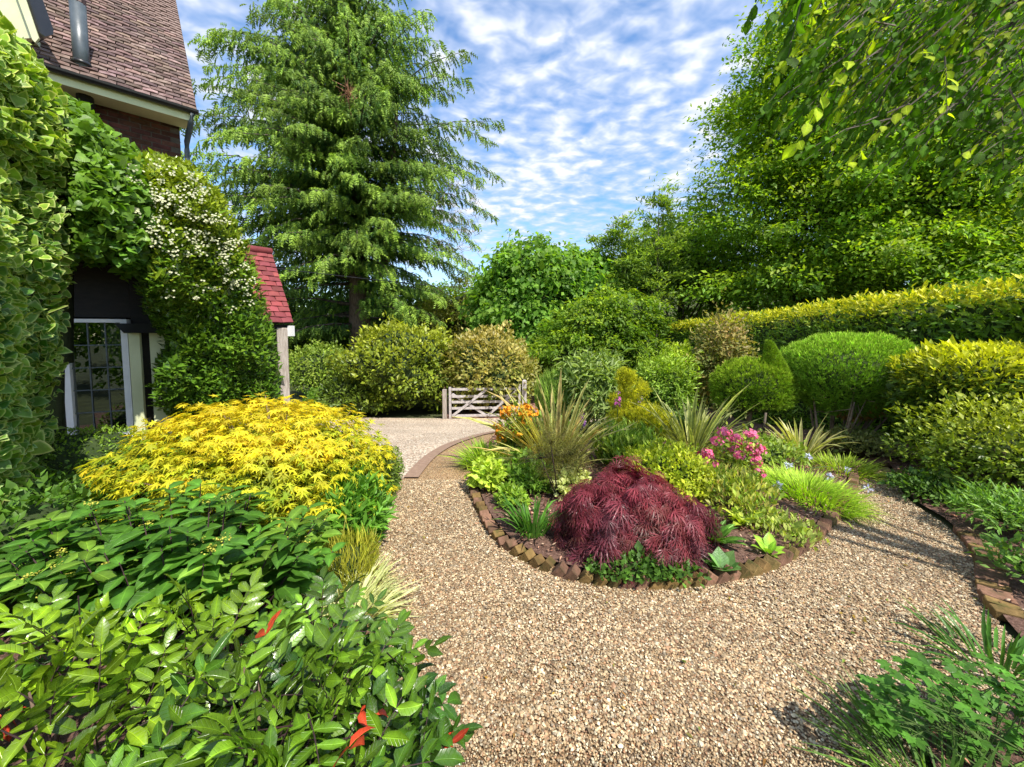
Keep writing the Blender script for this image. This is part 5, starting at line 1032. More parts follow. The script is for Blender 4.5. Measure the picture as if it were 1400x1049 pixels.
def fennel():
    rng = np.random.RandomState(9); b0 = G(765, 690) + UZ*0.05; root = thing('bronze_fennel', 'bronze fennel with dark stems and hazy feathery foliage in front of the striped clump', 'plant', b0); q = PB(); P = []
    for k in range(7):
        e = atY(rng.uniform(735, 800), rng.uniform(592, 640), b0[1] + rng.uniform(-0.2, 0.2)); s0 = b0 + rng.normal(0, 0.02, 3)*[1, 1, 0]; m = s0*0.5 + e*0.5 + rng.normal(0, 0.02, 3); q.tube([s0, m, e], [0.009, 0.006, 0.003], 5)
        for j in range(26):
            c = e + rng.normal(0, 1, 3)*[0.12, 0.1, 0.055]; q.tube([m*0.3 + e*0.7, c], [0.002, 0.001], 3); P += [c + rng.normal(0, 0.03, 3) for _ in range(26)]
    q.obj('stems', M_stem, root, True); P = np.array(P); n = len(P)
    add_leaves(root, Leaves(t_grass(0.02, 0.3), P, rng.normal(size=(n, 3)) + UZ*0.3, rng.normal(size=(n, 3)), 0.06, palette(P, [(0.10, 0.10, 0.03), (0.16, 0.17, 0.05)], rng)), M_leaf)
fennel()
def bluebells():
    rng = np.random.RandomState(6)
    for k, (px, py) in enumerate(((1075, 628), (1092, 618), (1140, 640), (1103, 622), (1130, 655), (1160, 640), (1120, 648), (1186, 668), (1068, 652))):
        pass
    labels = ['pale blue flower head at the left end of the lime grass top', 'pale blue flower head above the lime grass beside the small striped clump', 'whitish blue flower head in the middle of the lime grass', 'pale flower head leaning over the gravel right of the lime grass', 'pale blue flower head on the right shoulder of the lime grass', 'pale blue flower head low on the left of the lime grass']
    for (px, py, Y), lb in zip(((1078, 636, 4.2), (1106, 624, 4.5), (1134, 652, 4.0), (1187, 668, 3.9), (1158, 643, 4.4), (1064, 664, 3.8)), labels):
        e = atY(px, py, Y); b0 = np.array([min(e[0] - 0.05, 3.3), Y, 0.05]); root = thing('agapanthus_flower', lb, 'flower', b0, 'pale blue flower heads over the lime grass'); q = PB(); q.tube([b0, b0*0.4 + e*0.6 + UZ*0.05, e], [0.005, 0.004, 0.003], 5); q.obj('stem', M_stemg, root, True)
        P = e + nrm(rng.normal(size=(26, 3)))*0.04; o_ = nrm(P - e); add_leaves(root, Leaves(t_simple(0.2, 0.05, -0.1), e + o_*0.012, o_, rng.normal(size=(26, 3)), 0.04, (0.66, 0.68, 0.82)), M_petal, 'petals')
bluebells()

# --- purple cut-leaf maple
def purple_maple():
    rng = np.random.RandomState(21); Y = 2.95; cx, hw, zt_, zb_, gz = ext(766, 976, 648, 800, Y); root = thing('purple_maple', 'low domed purple cut-leaf maple cascading over the front of the central bed', 'shrub', (cx, Y, gz))
    n = 1900; u_ = nrm(rng.normal(size=(n*2, 3))); u_ = u_[u_[:, 2] > -0.1][:n]; lay = rng.rand(n)
    ex = np.array([hw*1.0, hw*0.78, zt_ - gz - 0.04]); r_ = (1 + 0.17*noise(u_, 2.6, 3) + 0.10*noise(u_, 6.5, 4))*(0.62 + 0.38*lay**0.5); prof = np.where(u_[:, 2] > 0, 1, 1); P = np.array([cx, Y, gz + 0.06]) + u_*ex*r_[:, None]
    P[:, 0] -= 0.0; k = (P[:, 2] - gz)/(zt_ - gz); P[:, 0] = cx + (P[:, 0] - cx)*np.interp(k, [0, 0.35, 0.8, 1], [1.0, 1.02, 0.97, 0.8]) - 0.14*k*hw
    o_ = nrm(u_*[1, 1, 0.15] + 1e-3); A = o_*0.75 - UZ*rng.uniform(0.1, 1.1, n)[:, None] + rng.normal(0, 0.25, (n, 3)); N = u_*0.6 + UZ*0.5 + rng.normal(0, 0.25, (n, 3))
    C = palette(P, [(0.045, 0.014, 0.02), (0.10, 0.02, 0.03), (0.17, 0.034, 0.042), (0.07, 0.04, 0.026)], rng, 2.5, 3, 0.22, (0.24, 0.035, 0.05), np.clip(k, 0, 1), 0.35)
    add_leaves(root, Leaves(DIS, P, A, N, 0.112*np.exp(rng.normal(0, 0.2, n)), C), M_red, ind=300)
    q = PB(); b0 = np.array([cx, Y, gz]); 
    for i in range(26):
        e = P[rng.randint(n)]; q.tube([b0 + UZ*0.02, b0*0.5 + e*0.5 + UZ*0.12, e], [0.012, 0.008, 0.002], 5)
    q.obj('branches', M_bark, root, True)
purple_maple()

# --- golden maple
def gold_maple():
    rng = np.random.RandomState(22); Y = 3.15; cx, hw, zt_, zb_, gz = ext(120, 545, 546, 760, Y); cx, hw = -2.1, 1.02; root = thing('golden_maple', 'spreading dome of golden yellow star-leaved maple in front of the house', 'shrub', (cx, Y, gz))
    n = 10500; u_ = nrm(rng.normal(size=(n*2, 3))); u_ = u_[u_[:, 2] > -0.32][:n]; n = len(u_); zb2 = 0.42
    H = zt_ - zb2; ex = np.array([hw, 0.85, H]); r_ = (1 + 0.10*noise(u_, 3.0, 5) + 0.05*noise(u_, 9.0, 6))*(1 - 0.42*rng.rand(n)**1.4); P = np.array([cx, Y, zb2]) + np.sign(u_)*np.abs(u_)**0.9*ex*r_[:, None]
    P[:, 2] += 0.03*np.round(noise(u_, 5, 8)*2)
    P[:, 2] -= 0.16*(P[:, 0] - cx)*(P[:, 0] > cx)*0.3
    o_ = nrm(u_*[1, 1, 0.1] + 1e-3); A = o_*0.8 - UZ*rng.uniform(0.05, 0.7, n)[:, None] + rng.normal(0, 0.3, (n, 3)); N = UZ*0.9 + u_*0.5 + rng.normal(0, 0.22, (n, 3)); k = (P[:, 2] - zb2)/H
    C = palette(P, [(0.22, 0.32, 0.02), (0.46, 0.48, 0.025), (0.62, 0.56, 0.025), (0.70, 0.52, 0.03)], rng, 3.0, 5, 0.2, (0.74, 0.56, 0.03), np.clip(k, 0, 1), 0.6)
    w = rng.rand(n) < 0.5; S_ = 0.056*np.exp(rng.normal(0, 0.18, n))
    add_leaves(root, [Leaves(MAPLE7, P[w], A[w], N[w], S_[w], C[w]), Leaves(MAPLE5, P[~w], A[~w], N[~w], S_[~w], C[~w])], M_maple, ind=300)
    q = PB(); b0 = np.array([cx + 0.1, Y, gz])
    for i in range(40):
        e = P[rng.randint(n)]; q.tube([b0, b0*0.55 + e*0.45 + UZ*0.10 + rng.normal(0, 0.03, 3), e], [0.018, 0.011, 0.003], 5)
    q.obj('branches', M_barkl, root, True)
    P, N2, zf = surf_pts(2600, rng, (cx, Y, 0.5), (hw*0.82, 0.7, 0.42), 2, 0.1, 2, 0.3, -0.5, 5, 0.6); A, Nn = orient(N2, rng)
gold_maple()
bush('under_shrub', 'dark green leafy shrub spreading beneath the golden maple', 'shrub', 150, 520, 610, 760, 3.15, SIMPLE, 0.06, 4200, [(0.04, 0.10, 0.016), (0.07, 0.15, 0.024)], lump=0.12, core=0.8, depth=0.75)
bush('peony_clump', 'bright green leafy clump under the right side of the golden maple', 'plant', 435, 525, 668, 748, 2.85, NARROW, 0.10, 1500, [(0.07, 0.19, 0.03), (0.12, 0.27, 0.04)], lump=0.15, core=0.6, depth=0.3, ind=60, ori=dict(out=0.5, up=0.6, rnd=0.6))
bush('box_mound', 'small-leaved green mound at the path edge right of the golden maple', 'shrub', 490, 548, 620, 706, 3.75, SIMPLE, 0.028, 3500, [(0.06, 0.13, 0.02), (0.12, 0.19, 0.03)], (0.2, 0.26, 0.05), 0.5, lump=0.08, core=0.85, depth=0.4)
bush('box_mound', 'low clipped box shrub under the leaded window', 'shrub', 20, 185, 596, 700, 3.7, SIMPLE, 0.032, 5200, [(0.06, 0.14, 0.018), (0.10, 0.20, 0.025)], (0.17, 0.28, 0.035), 0.6, lump=0.06, core=0.86, depth=0.5, power=3)
bush('golden_heather', 'small golden-olive heather tuft beside the path below the maple', 'plant', 436, 518, 742, 800, 2.45, GRASS, 0.07, 1600, [(0.20, 0.24, 0.03), (0.32, 0.32, 0.05)], lump=0.15, core=0.6, depth=0.2, ori=dict(out=0.5, up=1.0, rnd=0.4), stems=0)
blades('silver_grass', 'silvery striped grass tuft at the path edge above the foreground shrub', 'grass clump', 470, 838, 0.26, 420, [GRASS, GRASS2], [(0.36, 0.42, 0.30), (0.50, 0.54, 0.42), (0.22, 0.30, 0.14)], M_leaf, 1.0, 0.16, Y=2.1)
blades('silver_grass', 'second silvery grass tuft nearer the golden heather', 'grass clump', 492, 800, 0.2, 240, [GRASS, GRASS2], [(0.30, 0.38, 0.22), (0.46, 0.5, 0.36)], M_leaf, 1.0, 0.12, Y=2.35)

# ------------------------------------------------------------------ climbers on the house
def dfield(px, py):
    return np.interp(px, [-80, 0, 80, 130, 200, 300, 385], [2.15, 2.6, 3.25, 3.5, 3.9, 4.75, 5.7]) + np.clip((330 - py)/330, 0, 1)*0.45
def climber(name, label, poly, n, sets_T, size, pal, top, mat, ind, E=None, seed=1, hole=None, thick=0.16, dens_y=None, offs=0.0, wallb=True, jit=0.22, ori=dict(out=0.45, up=-0.1, rnd=0.6), edge_back=0.0, lumpa=0.14):
    rng = np.random.RandomState(seed); pa = np.array(poly, float); lo, hi = pa.min(0), pa.max(0)
    px = rng.uniform(lo[0], hi[0], n*3); py = rng.uniform(lo[1], hi[1], n*3); ok = inside(np.stack([px, py], 1), pa)
    px, py = px[ok][:n], py[ok][:n]; D = dfield(px, py) + offs
    # distance to polygon edge (px) rounds the mass off towards its border
    de = np.full(len(px), 1e9)
    for i in range(len(pa)):
        a, b = pa[i], pa[(i + 1) % len(pa)]; t_ = np.clip(((px - a[0])*(b[0] - a[0]) + (py - a[1])*(b[1] - a[1]))/((b - a) @ (b - a)), 0, 1); de = np.minimum(de, np.hypot(px - a[0] - t_*(b[0] - a[0]), py - a[1] - t_*(b[1] - a[1])))
    rnd_ = np.clip(1 - de/26, 0, 1)**2*0.38*(1 if edge_back >= 0 else 0); P = np.array([atY(x, y, d) for x, y, d in zip(px, py, D)])
    q = lumpa*noise(P, 1.3, seed + 1); D = D + rnd_ - q + rng.rand(len(px))**1.5*thick; P = np.array([atY(x, y, d) for x, y, d in zip(px, py, D)])
    N = np.tile(nrm(np.array([0.55, -0.8, 0.28])), (len(P), 1)) + np.stack([rnd_*1.5*(px > lo[0]*0.5 + hi[0]*0.5), rnd_*0, rnd_*1.2], 1); N = nrm(N); A, Nn = orient(N, rng, **ori)
    gx = (lo[0] + hi[0])/2; base = atY(gx, hi[1], float(dfield(gx, hi[1]))); base[2] = 0.0; root = thing(name, label, 'climber', base)
    C = palette(P, pal, rng, 2.2, seed, jit, top, np.clip((P[:, 2] - 0.3)/3.4, 0, 1) if top else None, 0.8)
    w = rng.randint(0, len(sets_T), len(P)); S_ = size*np.exp(rng.normal(0, 0.22, len(P)))*(D/ D.mean())**0.3
    add_leaves(root, [Leaves(t_, P[w == k], A[w == k], Nn[w == k], S_[w == k], C[w == k], E) for k, t_ in enumerate(sets_T)], mat, ind=ind, cell=14)
    if wallb:
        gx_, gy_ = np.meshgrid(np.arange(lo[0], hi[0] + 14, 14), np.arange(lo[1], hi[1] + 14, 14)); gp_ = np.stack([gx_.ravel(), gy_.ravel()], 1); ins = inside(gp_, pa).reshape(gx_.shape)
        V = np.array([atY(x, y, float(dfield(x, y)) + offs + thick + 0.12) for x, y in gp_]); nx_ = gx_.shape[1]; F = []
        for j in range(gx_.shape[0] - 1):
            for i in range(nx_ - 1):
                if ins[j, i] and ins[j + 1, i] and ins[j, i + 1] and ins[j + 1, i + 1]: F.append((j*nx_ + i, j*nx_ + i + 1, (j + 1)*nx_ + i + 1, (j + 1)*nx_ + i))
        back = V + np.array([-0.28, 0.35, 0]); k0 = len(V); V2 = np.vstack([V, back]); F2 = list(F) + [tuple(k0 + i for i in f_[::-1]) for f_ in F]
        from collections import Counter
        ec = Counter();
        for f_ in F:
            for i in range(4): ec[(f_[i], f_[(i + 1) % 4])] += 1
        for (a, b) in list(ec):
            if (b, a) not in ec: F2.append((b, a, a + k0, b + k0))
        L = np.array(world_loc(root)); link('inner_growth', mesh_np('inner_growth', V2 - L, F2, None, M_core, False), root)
    return root, rng
ivyL = [(-70, 10), (-5, 22), (25, 52), (52, 84), (78, 120), (95, 150), (110, 200), (100, 260), (92, 330), (92, 400), (84, 450), (86, 500), (72, 545), (74, 600), (66, 650), (30, 700), (-70, 720)]
climber('variegated_ivy', 'tall mass of large-leaved variegated ivy at the left edge of the photo', ivyL, 5600, [IVY], 0.068, [(0.03, 0.10, 0.018), (0.07, 0.17, 0.026), (0.17, 0.29, 0.045)], (0.17, 0.29, 0.03), M_semi, 300, (0.33, 0.42, 0.18), 61, offs=-0.1, thick=0.32, lumpa=0.3, ori=dict(out=0.5, up=0.0, rnd=0.85, nrnd=0.8))
ivyC = [(95, 130), (118, 150), (150, 178), (185, 205), (235, 222), (230, 300), (205, 350), (206, 392), (190, 372), (172, 386), (150, 358), (128, 366), (112, 350), (96, 372), (90, 250)]
climber('climbing_ivy', 'bright green ivy hanging over the dark recess above the leaded window', ivyC, 3600, [IVY, HEART], 0.07, [(0.025, 0.08, 0.012), (0.05, 0.13, 0.018), (0.11, 0.21, 0.03)], (0.10, 0.20, 0.025), M_semi, 200, None, 62, offs=-0.05, thick=0.3, lumpa=0.24, ori=dict(out=0.5, up=-0.1, rnd=0.85, nrnd=0.8))
clB = [(178, 212), (225, 216), (262, 228), (292, 256), (316, 294), (334, 334), (352, 376), (362, 415), (372, 455), (381, 500), (384, 556), (300, 575), (235, 575), (212, 552), (214, 505), (222, 465), (200, 430), (188, 395), (196, 350), (190, 300)]
rB, rngB = climber('flowering_climber', 'dense small-leaved climber with sprays of white blossom covering the house corner', clB, 15000, [SIMPLE, NARROW], 0.085, [(0.055, 0.13, 0.016), (0.09, 0.20, 0.024), (0.14, 0.25, 0.03)], (0.30, 0.38, 0.035), M_gloss, 120, None, 63, ori=dict(out=0.6, up=0.25, rnd=0.6), lumpa=0.24, thick=0.22)
def blossom():
    rng = rngB; k = 0
    for i in range(120):
        s = rng.rand(); cx_, cy_ = np.interp(s, [0, 0.45, 0.75, 1], [205, 268, 318, 348]), np.interp(s, [0, 0.45, 0.75, 1], [238, 300, 352, 418]); px, py = cx_ + rng.normal(0, 36), cy_ + rng.normal(0, 30)
        if not inside(np.array([[px + 7, py - 6]]), np.array(clB))[0]: continue
        p0 = atY(px, py, float(dfield(px, py))); D = float(dfield(px, py)) - 0.24*float(noise(p0[None], 1.3, 64)[0]) - 0.05; c = atY(px, py, D); n = 12; q = nrm(rng.normal(size=(n, 3)))*rng.rand(n)[:, None]**0.5*[0.11, 0.05, 0.07]*rng.uniform(0.6, 1.3); Nn = np.array([0.5, -0.8, 0.4]) + rng.normal(0, 0.4, (n, 3)); A = np.cross(Nn, rng.normal(size=(n, 3)))
        add_leaves(rB, Leaves(PETAL, c + q, A, Nn, 0.024, palette(c + q, [(0.50, 0.52, 0.30), (0.68, 0.67, 0.47)], rng, 3, 1, 0.08)), M_petal, 'flower_cluster', smooth=False)
blossom()

# ------------------------------------------------------------------ foreground shrubs
LFT = t_oval(0.23, 0.045, 0.2); LFT2 = t_oval(0.28, 0.06, 0.32); LFT3 = t_oval(0.26, 0.10, 0.42); LFT4 = t_oval(0.21, 0.02, -0.12)
def pinnate(name, label, px0, px1, pyt, Y, n, lsize, pal, top, red, ind, depth, seed, pairs=4, berries=False, sx=1.0, zb=0.0, cxw=None):
    rng = np.random.RandomState(seed); cx, hw, zt_, _, gz = ext(px0, px1, pyt, None, Y); c = np.array([cx, Y, (zt_ + zb)/2]); r = np.array([hw, depth, (zt_ - zb)/2]); root = thing(name, label, 'shrub', (cx, Y, gz))
    P0, N0, zf = surf_pts(n, rng, c, r, 2.3, 0.12, 2.2, 0.5, -0.45, seed, 0.5); P, A, N, C, Sz = [], [], [], [], []; st = PB()
    base = palette(P0, pal, rng, 2.5, seed, 0.28, top, zf, 0.9)
    for k in range(len(P0)):
        d = nrm(N0[k]*[1, 1, 0.3]*0.9 + UZ*rng.uniform(0.0, 0.5) + rng.normal(0, 0.35, 3)); up_ = nrm(UZ*0.9 + N0[k]*0.5 + rng.normal(0, 0.2, 3)); side = nrm(np.cross(d, up_)); up_ = np.cross(side, d); ls = lsize*math.exp(rng.normal(0, 0.15)); L = ls*(0.62*pairs); pr = pairs + rng.randint(-1, 2)
        o_ = P0[k] - d*L*0.4; pt = lambda s: o_ + d*L*s + up_*(-0.22*L*s*s); st.tube([pt(-0.15), pt(0.5), pt(1.0)], [0.0028, 0.002, 0.0012], 3)
        col = base[k]; isred = rng.rand() < red
        for j in range(pr):
            s = (j + 0.6)/pr; q = 0.75 + 0.35*math.sin(math.pi*s)
            for sg in (-1, 1):
                P.append(pt(s)); A.append(side*sg + d*0.55 + up_*rng.normal(0.05, 0.12)); N.append(up_ + rng.normal(0, 0.14, 3)); Sz.append(ls*q); C.append(col*math.exp(rng.normal(0, 0.22)))
        P.append(pt(1.0)); A.append(d - up_*0.2); N.append(up_ + rng.normal(0, 0.1, 3)); Sz.append(ls*1.05); C.append(col*math.exp(rng.normal(0, 0.14)))
        if isred:
            for j in range(1, 4): C[-j] = np.array((0.42, 0.05, 0.03))*math.exp(rng.normal(0, 0.3))
    P, A, N, Sz, C = map(np.array, (P, A, N, Sz, C)); w = rng.randint(0, 3, len(P)); add_leaves(root, [Leaves(T_, P[w == k], A[w == k], N[w == k], Sz[w == k], C[w == k]) for k, T_ in enumerate((LFT, LFT3, LFT4))], M_gloss, ind=ind, ind_name='leaf', cell=20); st.obj('leaf_stalks', M_stem, root, False, 'stuff')
    q = PB(); b0 = np.array([cx, Y, gz])
    for i in range(16):
        e = P0[rng.randint(len(P0))]; b1 = b0 + rng.normal(0, 0.12, 3)*[1, 0.6, 0]; q.tube([b1, b1*0.5 + e*0.5 + rng.normal(0, 0.03, 3), e], [0.010, 0.007, 0.003], 5)
    q.obj('stems', M_barkl, root, True)
    return root
pinnate('glossy_shrub', 'large glossy shrub of paired lime green leaflets filling the bottom left corner', -140, 300, 885, 1.28, 170, 0.078, [(0.018, 0.06, 0.008), (0.045, 0.12, 0.011), (0.09, 0.19, 0.014)], (0.15, 0.26, 0.015), 0.04, 300, 0.42, 71, zb=0.05)
pinnate('glossy_shrub', 'dark glossy shrub with a few red leaflets at the bottom beside the gravel', 215, 566, 930, 1.12, 200, 0.075, [(0.012, 0.045, 0.008), (0.028, 0.085, 0.011), (0.06, 0.145, 0.015)], (0.10, 0.20, 0.016), 0.035, 300, 0.36, 72, zb=0.0)
pinnate('glossy_shrub', 'mid green glossy shrub with paired leaflets just below the silvery grass', 330, 505, 845, 1.55, 80, 0.055, [(0.025, 0.08, 0.010), (0.06, 0.15, 0.016)], (0.10, 0.21, 0.02), 0.03, 120, 0.28, 73, zb=0.05)
def hydrangea():
    rng = np.random.RandomState(81); Y = 2.05; cx, hw, zt_, _, gz = ext(30, 450, 650, None, Y); root = thing('hydrangea_shrub', 'broad dark green leafed hydrangea with dark stems and tiny yellow flower buds', 'shrub', (cx, Y, gz)); st = PB(); P, A, N, C, Sz, fl = [], [], [], [], [], []
    for k in range(120):
        u_ = nrm(rng.normal(size=3)); a = rng.uniform(0, 6.28); q = math.sqrt(rng.rand()); x = cx + math.cos(a)*q*hw; y = Y + math.sin(a)*q*0.42; z = (zt_ - 0.1)*(1 - 0.28*q*q)*rng.uniform(0.72, 1.06); top_ = np.array([x, y, z]); b0 = np.array([cx + (x - cx)*0.5, Y + (y - Y)*0.5, gz]); st.tube([b0, b0*0.5 + top_*0.5, top_], [0.007, 0.005, 0.003], 4)
        d_ = nrm(top_ - b0); hue = math.exp(rng.normal(0, 0.2)); light = rng.rand() < 0.32
        for lv in range(4):
            c = top_ - d_*(0.012 + 0.065*lv); th_ = rng.uniform(0, 6.28) + lv*1.57; nl = 2 if lv else 3
            for j in range(nl):
                aa = th_ + j*2*math.pi/nl; o_ = np.array([math.cos(aa), math.sin(aa), 0]); P.append(c); A.append(o_ + UZ*(0.35 - 0.15*lv) + rng.normal(0, 0.12, 3)); N.append(UZ + rng.normal(0, 0.2, 3)); Sz.append(0.15*(0.7 + 0.15*lv)*rng.uniform(0.8, 1.15)); C.append((np.array((0.09, 0.18, 0.028)) if light else np.array((0.045, 0.125, 0.020)))*hue*math.exp(rng.normal(0, 0.12)))
        if rng.rand() < 0.25: fl.append(top_ + UZ*0.02)
    add_leaves(root, Leaves(LFT2, P, A, N, Sz, C), M_semi, ind=260, cell=16); st.obj('stems', M_stem, root, True)
    for c in fl:
        n = 26; q = rng.normal(0, 1, (n, 3))*[0.018, 0.018, 0.005]; add_leaves(root, Leaves(PETAL, c + q, rng.normal(size=(n, 3)), UZ + rng.normal(0, 0.2, (n, 3)), 0.009, (0.55, 0.52, 0.08)), M_petal, 'flower_bud', smooth=False)
hydrangea()

# --- overhanging boughs from the tree beside the camera
def overhang():
    rng = np.random.RandomState(91); tb = np.array([5.5, -0.5, 0.0]); root = thing('overhanging_tree', 'near tree whose large-leaved boughs hang into the upper right corner', 'tree', tb); q = PB()
    q.tube([tb - UZ*0.1, tb + UZ*1.5, tb + np.array([-0.2, 0.5, 3.0]), tb + np.array([-0.5, 1.2, 4.6])], [0.17, 0.14, 0.11, 0.06], 10); q.obj('trunk', M_bark, root, True)
    low = lambda px: np.interp(px, [1090, 1120, 1160, 1200, 1260, 1330, 1400, 1480], [25, 150, 215, 265, 250, 245, 300, 330]); P, A, N, C, Sz = [], [], [], [], []; lb_ = PB(); q = PB(); starts = []
    for k in range(10):
        e = atY(rng.uniform(1130, 1330), rng.uniform(-60, 130), rng.uniform(2.3, 3.6)); s0 = tb + np.array([-0.3, 0.7, rng.uniform(2.9, 4.2)]); m = s0*0.5 + e*0.5 + UZ*0.2; lb_.tube([s0, m, e], [0.03, 0.018, 0.005], 5); starts.append((s0, m, e))
    for k in range(600):
        px = 1105 + 375*rng.rand()**0.85; py = rng.uniform(-160, low(px)*0.68); Y = rng.uniform(2.1, 4.0); s0 = atY(px, py, Y); d = nrm(np.array([-0.8, 0.1, -0.55]) + rng.normal(0, 0.3, 3)); L = rng.uniform(0.28, 0.55); m = int(L/0.034)
        pt = lambda s: s0 + d*L*s - UZ*0.25*L*s*s; q.tube([pt(-0.3), pt(0.4), pt(1)], [0.005, 0.003, 0.0012], 3); hue = math.exp(rng.normal(0, 0.2)); yel = rng.rand() < 0.25
        for j in range(m):
            s = (j + rng.rand())/m; sg = 1 if j % 2 else -1; sd_ = nrm(np.cross(d, UZ))*sg; P.append(pt(s)); A.append(sd_*0.7 + d*0.7 - UZ*rng.uniform(0.1, 0.9) + rng.normal(0, 0.2, 3)); N.append(UZ + rng.normal(0, 0.4, 3)); Sz.append(rng.uniform(0.048, 0.082)*(1.0 if px > 1180 else 1.25)); C.append((np.array((0.20, 0.28, 0.02)) if yel else np.array((0.045, 0.11, 0.009)))*hue*math.exp(rng.normal(0, 0.2)))
    lb_.obj('limbs', M_bark, root, True); q.obj('twigs', M_bark, root, False, 'stuff')
    add_leaves(root, Leaves(t_oval(0.3, 0.04, 0.25), P, A, N, Sz, C), leafmat('leaf_over', 0.6, 0.5, 0.15, (1.6, 1.7, 0.35), veins=True), ind=300, cell=14)
overhang()

# --- bottom right corner and right verge
def corner():
    rng = np.random.RandomState(95)
    blades('day_lily', 'strappy dark green lily leaves at the lower right edge above the lobed leaves', 'plant', 1365, 925, 0.25, 110, BLI, [(0.04, 0.12, 0.025), (0.07, 0.18, 0.035)], M_semi, 1.1, 0.2, ind=70, Y=1.8)
    blades('day_lily', 'grassy tuft in the very bottom right corner', 'plant', 1300, 1030, 0.22, 260, [GRASS, GRASS2], [(0.06, 0.14, 0.03), (0.10, 0.2, 0.04)], M_leaf, 1.0, 0.25, Y=1.28)
    c0 = atY(1330, 975, 1.42); root = thing('cranesbill_plant', 'fresh green lobed leaves on thin stalks leaning over the gravel at bottom right', 'plant', (c0[0] + 0.15, 1.42, 0)); q = PB(); P, A, N, Sz, C = [], [], [], [], []
    for k in range(120):
        px, py = rng.uniform(1190, 1440), 0; py = rng.uniform(np.interp(px, [1190, 1240, 1400], [935, 900, 905]), np.interp(px, [1190, 1260, 1400], [985, 1040, 1100])); Y = rng.uniform(1.3, 1.6); p = atY(px, py, Y); p[2] = max(p[2], 0.03); b0 = np.array([c0[0] + 0.1 + rng.normal(0, 0.12), 1.42 + rng.normal(0, 0.06), 0.0]); q.tube([b0, b0*0.4 + p*0.6 + UZ*0.03, p], [0.003, 0.002, 0.0015], 3)
        o_ = nrm((p - b0)*[1, 1, 0.0] + 1e-3); 
        for j in range(3):
            a_ = nrm(o_ + rng.normal(0, 0.1, 3)); sd_ = np.array([-a_[1], a_[0], 0]); P.append(p + sd_*0.012*(j - 1)); A.append(a_ + sd_*1.3*(j - 1) + UZ*0.1); N.append(UZ + rng.normal(0, 0.2, 3)); Sz.append(rng.uniform(0.028, 0.050)); C.append(np.array((0.055, 0.155, 0.028))*math.exp(rng.normal(0, 0.2)))
    q.obj('stalks', M_stemg, root, False, 'stuff'); add_leaves(root, Leaves(t_maple(5, 0.72, 100, 0.1), P, A, N, Sz, C), M_leaf, ind=200)
corner()
bush('verge_shrub', 'sprays of pale green leaves low on the right bed beside the flat brick line', 'shrub', 1325, 1450, 682, 770, 3.0, NARROW, 0.06, 1500, [(0.10, 0.22, 0.05), (0.16, 0.30, 0.07)], lump=0.25, shell=0.6, core=0.4, depth=0.35, ind=50, zmin=-0.2)
bush('verge_shrub', 'small leafy sprig clump at the right edge above the lily leaves', 'shrub', 1370, 1460, 755, 850, 2.35, SIMPLE, 0.045, 600, [(0.09, 0.20, 0.05), (0.15, 0.28, 0.07)], lump=0.25, shell=0.7, core=0.3, depth=0.25, ind=30, zmin=-0.2)
bush('verge_shrub', 'dark leafy skirt under the azalea shrub along the right path edge', 'shrub', 1225, 1330, 655, 728, 3.75, SIMPLE, 0.045, 1600, [(0.04, 0.10, 0.02), (0.08, 0.16, 0.03)], lump=0.2, shell=0.5, core=0.6, depth=0.3, zmin=-0.3)
bush('ground_cover', 'green ivy-like cover at the foot of the climber beside the golden maple', 'plant', 40, 160, 655, 760, 2.9, SIMPLE, 0.05, 1800, [(0.04, 0.10, 0.016), (0.07, 0.15, 0.024)], lump=0.2, shell=0.5, core=0.7, depth=0.4)

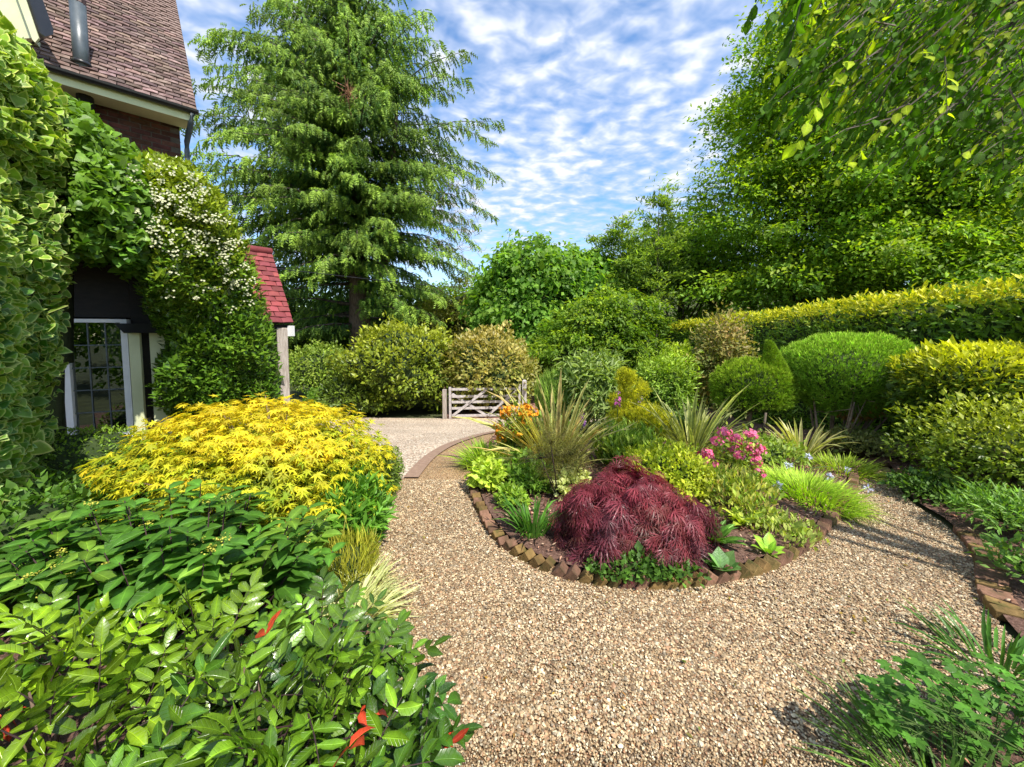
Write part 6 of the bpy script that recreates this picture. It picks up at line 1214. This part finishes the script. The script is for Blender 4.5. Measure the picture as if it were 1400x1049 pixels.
bush('ground_cover', 'leafy green cover in the shade at the left edge under the variegated ivy', 'plant', -70, 95, 690, 900, 2.1, SIMPLE, 0.06, 1600, [(0.04, 0.11, 0.016), (0.08, 0.17, 0.024)], lump=0.2, shell=0.5, core=0.7, depth=0.5, ind=20)
# shrubbery behind the viewer, mirrored in the leaded window
rng = np.random.RandomState(44); n = 26000; cc = np.stack([rng.uniform(-11, 0, 60), rng.uniform(-7.5, -5, 60), rng.uniform(0.3, 3.2, 60)], 1); ci = rng.randint(0, 60, n); P = cc[ci] + nrm(rng.normal(size=(n, 3)))*rng.rand(n)[:, None]**0.4*1.1; P[:, 2] = np.maximum(P[:, 2], 0.02)
V, F, CC = Leaves(SIMPLE, P, rng.normal(size=(n, 3)), rng.normal(size=(n, 3)) + UZ, 0.16*np.exp(rng.normal(0, 0.25, n)), palette(P, GREEN, rng, 0.8, 4)).bulk(np.arange(n)); TRIS[0] += len(F)
link('shrubbery', mesh_np('shrubbery', V, F, CC, M_leaf, True), None, 'stuff')
# overhead wire from the house past the cedar trunk
w0, w1 = atY(250, 352, 9.0), atY(760, 392, 40.0); pts = [w0*(1 - s) + w1*s - UZ*0.5*math.sin(math.pi*s) for s in np.linspace(0, 1, 12)]
q = PB(); q.tube(pts, 0.012, 5); tag(q.obj('overhead_wire', M_black), 'thin overhead wire crossing in front of the cedar trunk', 'wire')

n = 520; rng = np.random.RandomState(3); P = np.stack([rng.uniform(-1, 4.5, n), rng.uniform(1.2, 5, n), np.zeros(n)], 1); P = P[inside(P[:, :2], PATH) & ~inside(P[:, :2], ISL)]; P[:, 2] = terr(P[:, 0], P[:, 1]) + 0.02; n = len(P)
V, F, CC = Leaves(LFT3, P, rng.normal(size=(n, 3))*[1, 1, 0.15], UZ + rng.normal(0, 0.3, (n, 3)), rng.uniform(0.012, 0.03, n), palette(P, [(0.25, 0.20, 0.04), (0.20, 0.10, 0.04), (0.10, 0.16, 0.03)], rng)).bulk(np.arange(n))
link('fallen_leaves', mesh_np('fallen_leaves', V, F, CC, M_leaf, True), None, 'stuff')
print('TRIS', TRIS[0], 'objects', len(bpy.data.objects), 'KB')
